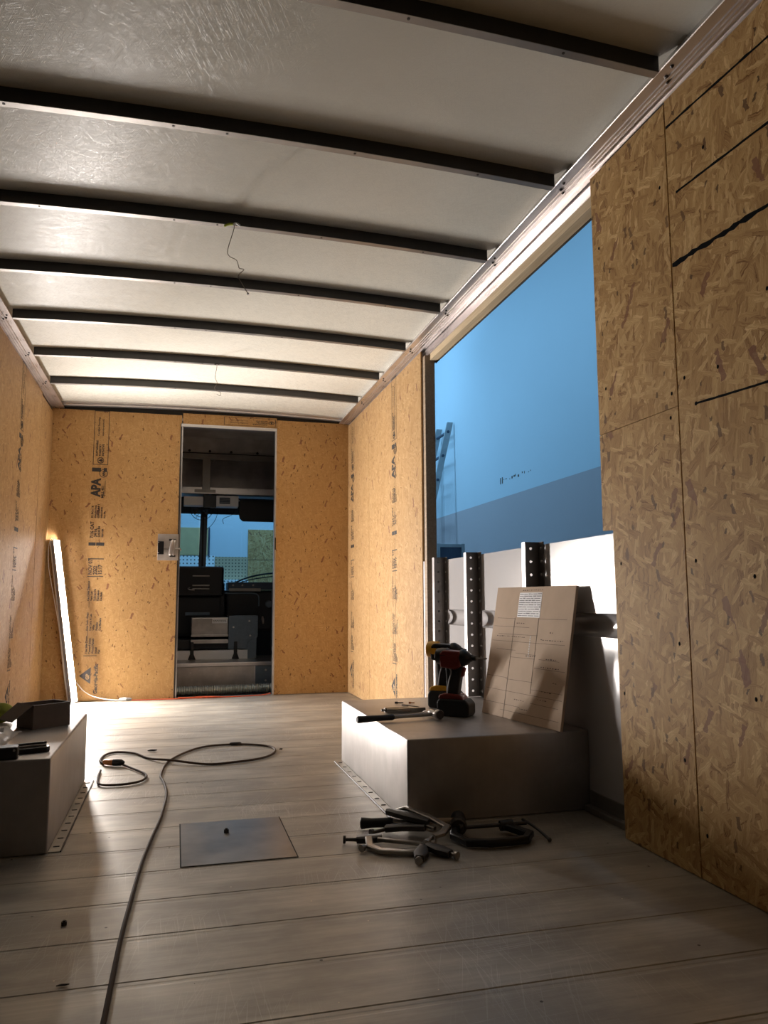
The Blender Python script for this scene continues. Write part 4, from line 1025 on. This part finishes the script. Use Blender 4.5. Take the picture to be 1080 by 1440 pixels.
MB().box((-.45, -.06, z_(.862)), (.54, .26, z_(.935)), .006).build('dash_top', MAT['blue_dark'], da)
MB().box((-.44, -.065, z_(.845)), (-.13, -.055, z_(.875)), .004).build('light_strip', MAT['alu_dull'], da)
MB().box((-.46, -.03, z_(.46)), (.54, .24, z_(.845)), .02).build('dash_body', MAT['cab_dark'], da)
MB().tube([(-.48, -.04, z_(.826)), (-.3, -.045, z_(.828)), (-.2, -.045, z_(.826)), (-.15, -.04, z_(.80)), (-.145, -.04, z_(.7))], .006, 8, 4).build('dash_rim', MAT['blue_mid'], da, True)
b = MB()
for x in (-.40, -.31, -.205): b.cyl((x, -.066, z_(.905)), (x, -.058, z_(.905)), .009, seg=10)
b.build('rivet_heads', MAT['alu_dull'], da)
MB().lathe((-.045, -.05, z_(.72)), (-.045, -.028, z_(.72)), [(0, .030), (.4, .036), (1, .036)], 18).build('dial', MAT['blue_mid'], da, True)
MB().lathe((-.11, -.06, z_(.60)), (-.10, -.03, z_(.53)), [(0, .008), (.4, .014), (1, .010)], 10).build('key_switch', MAT['alu'], da, True)
MB().box((-.02, -.05, z_(.26)), (.02, -.0, z_(.85)), .006).build('column_bracket', MAT['blue_mid'], da)
wp = thing('wiper_arm', 'thin black wiper arm curving across the right windscreen pane', 'wiper', (.55, 8.08, .93))
MB().tube([(-.03, 0, -.02), (.12, 0, .05), (.30, 0, .095), (.55, 0, .12), (.85, 0, .12)], .010, 6, 5).build('arm', MAT['black'], wp, True)
MB().tube([(.02, -.01, -.01), (.20, -.01, .045), (.5, -.01, .085)], .006, 6, 4).build('blade', MAT['black'], wp, True)
# corrugated hose
ho = thing('corrugated_hose', 'ribbed grey flexible hose lying across inside the doorway', 'hose', (.39, 6.545, -.0118))
pr = []; n = 64
for i in range(n*4+1):
    pr.append((i/(n*4), (.037, .0395, .037, .031)[i % 4]))
b = MB(); b.lathe((-.56, -.01, .0405), (.62, .02, .0405), pr, 16); b.build('hose_skin', metal('hose_foil', (.60, .70, .76), .35, (1, 20, 20), .1, .8, .1), ho)  # bluish foil: cool light from above is put into the colour
sp_ = MB(); sp_.tube([(-.56+1.18*t/300, -.01+.03*t/300+.0405*math.cos(t*.66*2), .0405+.0392*math.sin(t*.66*2)) for t in range(301)], .0016, 4); sp_.build('wire_spiral', MAT['alu'], ho, True)

# ================================================================= workshop outside
XW, YW, ZF = 3.4, 11.0, -.75
wk = struct('wall_workshop_right')
MB().box((XW, -1, 1.86), (XW+.05, YW, 5.4)).build('upper_board', MAT['wall_pale'], wk)
MB().box((XW-.0015, -1, ZF), (XW+.05, YW, 1.859)).build('lower_board', MAT['wall_grey'], wk)
b = MB(); rr = random.Random(11)
for i in range(16):
    y0 = 7.73-i*.05+rr.uniform(-.01, .01); z0 = 2.045+rr.uniform(-.012, .012); h_ = .07 if i < 2 else rr.uniform(.008, .03)
    if rr.random() < .2 and i > 2: continue
    b.box((XW-.0016, y0-rr.uniform(.01, .035), z0-h_/2), (XW-.0002, y0, z0+h_/2))
b.build('dark_scrawl', MAT['ink_soft'], wk)
wf2 = struct('wall_workshop_front')
MB().box((-4, YW, ZF), (XW+.05, YW+.05, 5.4)).build('wall_board', MAT['wall_pale'], wf2)
S(MB().box((-4, -2, ZF-.05), (XW+.1, YW+.1, ZF)).build('floor_workshop', MAT['concrete']))
S(MB().box((-4, -2, 5.4), (XW+.1, YW+.1, 5.45)).build('ceiling_workshop', paint('workshop_ceiling', (.6, .6, .6))))
S(MB().box((-4.05, -2, ZF), (-4, YW+.1, 5.4)).build('wall_workshop_left', MAT['wall_pale']))
tag(MB().box((-.8, YW-.014, 1.39), (.40, YW-.001, 1.775), .001).build('plywood_sheet', MAT['ply']), 'tan plywood sheet on workshop wall left of the windscreen post', 'plywood')
tag(MB().box((.407, YW-.03, 1.375), (.425, YW-.001, 1.775), .001).build('wood_batten', MAT['blue_dark']), 'dark upright batten at the plywood sheet edge through the windscreen', 'batten')
tag(MB().box((-.8, YW-.008, 1.09), (.495, YW-.001, 1.386), .001).build('pegboard', MAT['peg_white']), 'white pegboard on workshop wall below the plywood sheet', 'pegboard')
tag(MB().box((.50, YW-.010, 1.05), (.95, YW-.001, 1.372), .001).build('pegboard', MAT['peg_tan']), 'tan pegboard on workshop wall seen between post and strand board', 'pegboard')
tag(MB().box((.955, YW-.016, 1.335), (2.2, YW-.001, 1.762), .001).build('osb_sheet', MAT['osb_near']), 'upper strand board sheet on workshop wall through right windscreen pane', 'board')
tag(MB().box((.955, YW-.016, .80), (2.2, YW-.001, 1.329), .001).build('osb_sheet', MAT['osb_near']), 'lower strand board sheet on workshop wall behind the wiper arm', 'board')
tag(MB().box((.50, YW-.2, .90), (.95, YW-.012, 1.045), .003).build('wall_shelf_bin', MAT['peg_white']), 'pale bin on workshop wall below the tan pegboard', 'bin')
def ladder(label, y0, y1, xt, zt, xb, dz=0):
    t = thing('ladder', label, 'ladder', (xb, (y0+y1)/2, ZF)); o = Vector(t.location)
    for yy in (y0, y1):
        a = Vector((xb, yy, ZF))-o; c = Vector((xt, yy, zt))-o
        MB().prism([a+Vector((-.04, -.014, 0)), a+Vector((.04, -.014, 0)), a+Vector((.04, .014, 0)), a+Vector((-.04, .014, 0))], c-a).build('rail', MAT['ladder'], t)
    n = 12
    for i in range(n):
        f = (i+.6)/n; x = xb+(xt-xb)*f-o.x; z = (zt-ZF)*f
        MB().cyl((x, y0-.022-o.y, z), (x, y1+.022-o.y, z), .019, seg=8).build('rung', MAT['blue_dark'], t)
    return t
ladder('aluminium ladder leaning on blue workshop wall, the taller and nearer one', 9.16, 9.58, XW-.055, 3.03, 2.45)
ladder('aluminium ladder leaning on blue workshop wall behind the taller one', 9.64, 10.0, XW-.075, 2.94, 2.30)
fr_ = thing('framed_panel', 'dark blue framed panel standing below the ladders', 'panel', (3.13, 8.6, ZF))
MB().box((-.13, -.01, .9), (.13, .01, 2.13)).build('mesh_panel', MAT['blue_dark'], fr_)
for x in (-.16, .15): MB().box((x-.02, -.025, 0), (x+.02, .025, 2.17), .004).build('frame_post', MAT['ladder'], fr_)
MB().box((-.16, -.02, 2.125), (.15, .02, 2.165), .004).build('frame_top', MAT['ladder'], fr_)

SMALL = ('nail_heads', 'tack_welds', 'screw_heads', 'rivet_row', 'rivet_heads', 'bolt_heads', 'guard_wires', 'vent_slots', 'pencil_grid', 'pencil_notes', 'label_lines', 'chalk_dashes', 'sticker_print', 'dark_scrawl', 'screws', 'case_lips')
for o in C.objects:
    if o.name.split('.')[0] in SMALL: o['kind'] = 'stuff'
GROUPS = {'wheel_box': 'wheel boxes on the floor', 'locking_clamp': 'locking clamps on the floor', 'drill_bit': 'drill bits on the right wheel box', 'cordless_drill': 'cordless drills on the right wheel box', 'ladder': 'ladders leaning on the workshop wall', 'hex_nut': 'loose nuts on the floor', 'ceiling_wire': 'wires hanging from the roof bows', 'cab_wire': 'loose wires at the windscreen', 'pegboard': 'pegboards on the workshop wall', 'osb_sheet': 'strand board sheets on the workshop wall', 'dark_scrap': 'dark scraps on the floor'}
for o in C.objects:
    g = GROUPS.get(o.name.split('.')[0])
    if g and o.parent is None and 'label' in o: o['group'] = g
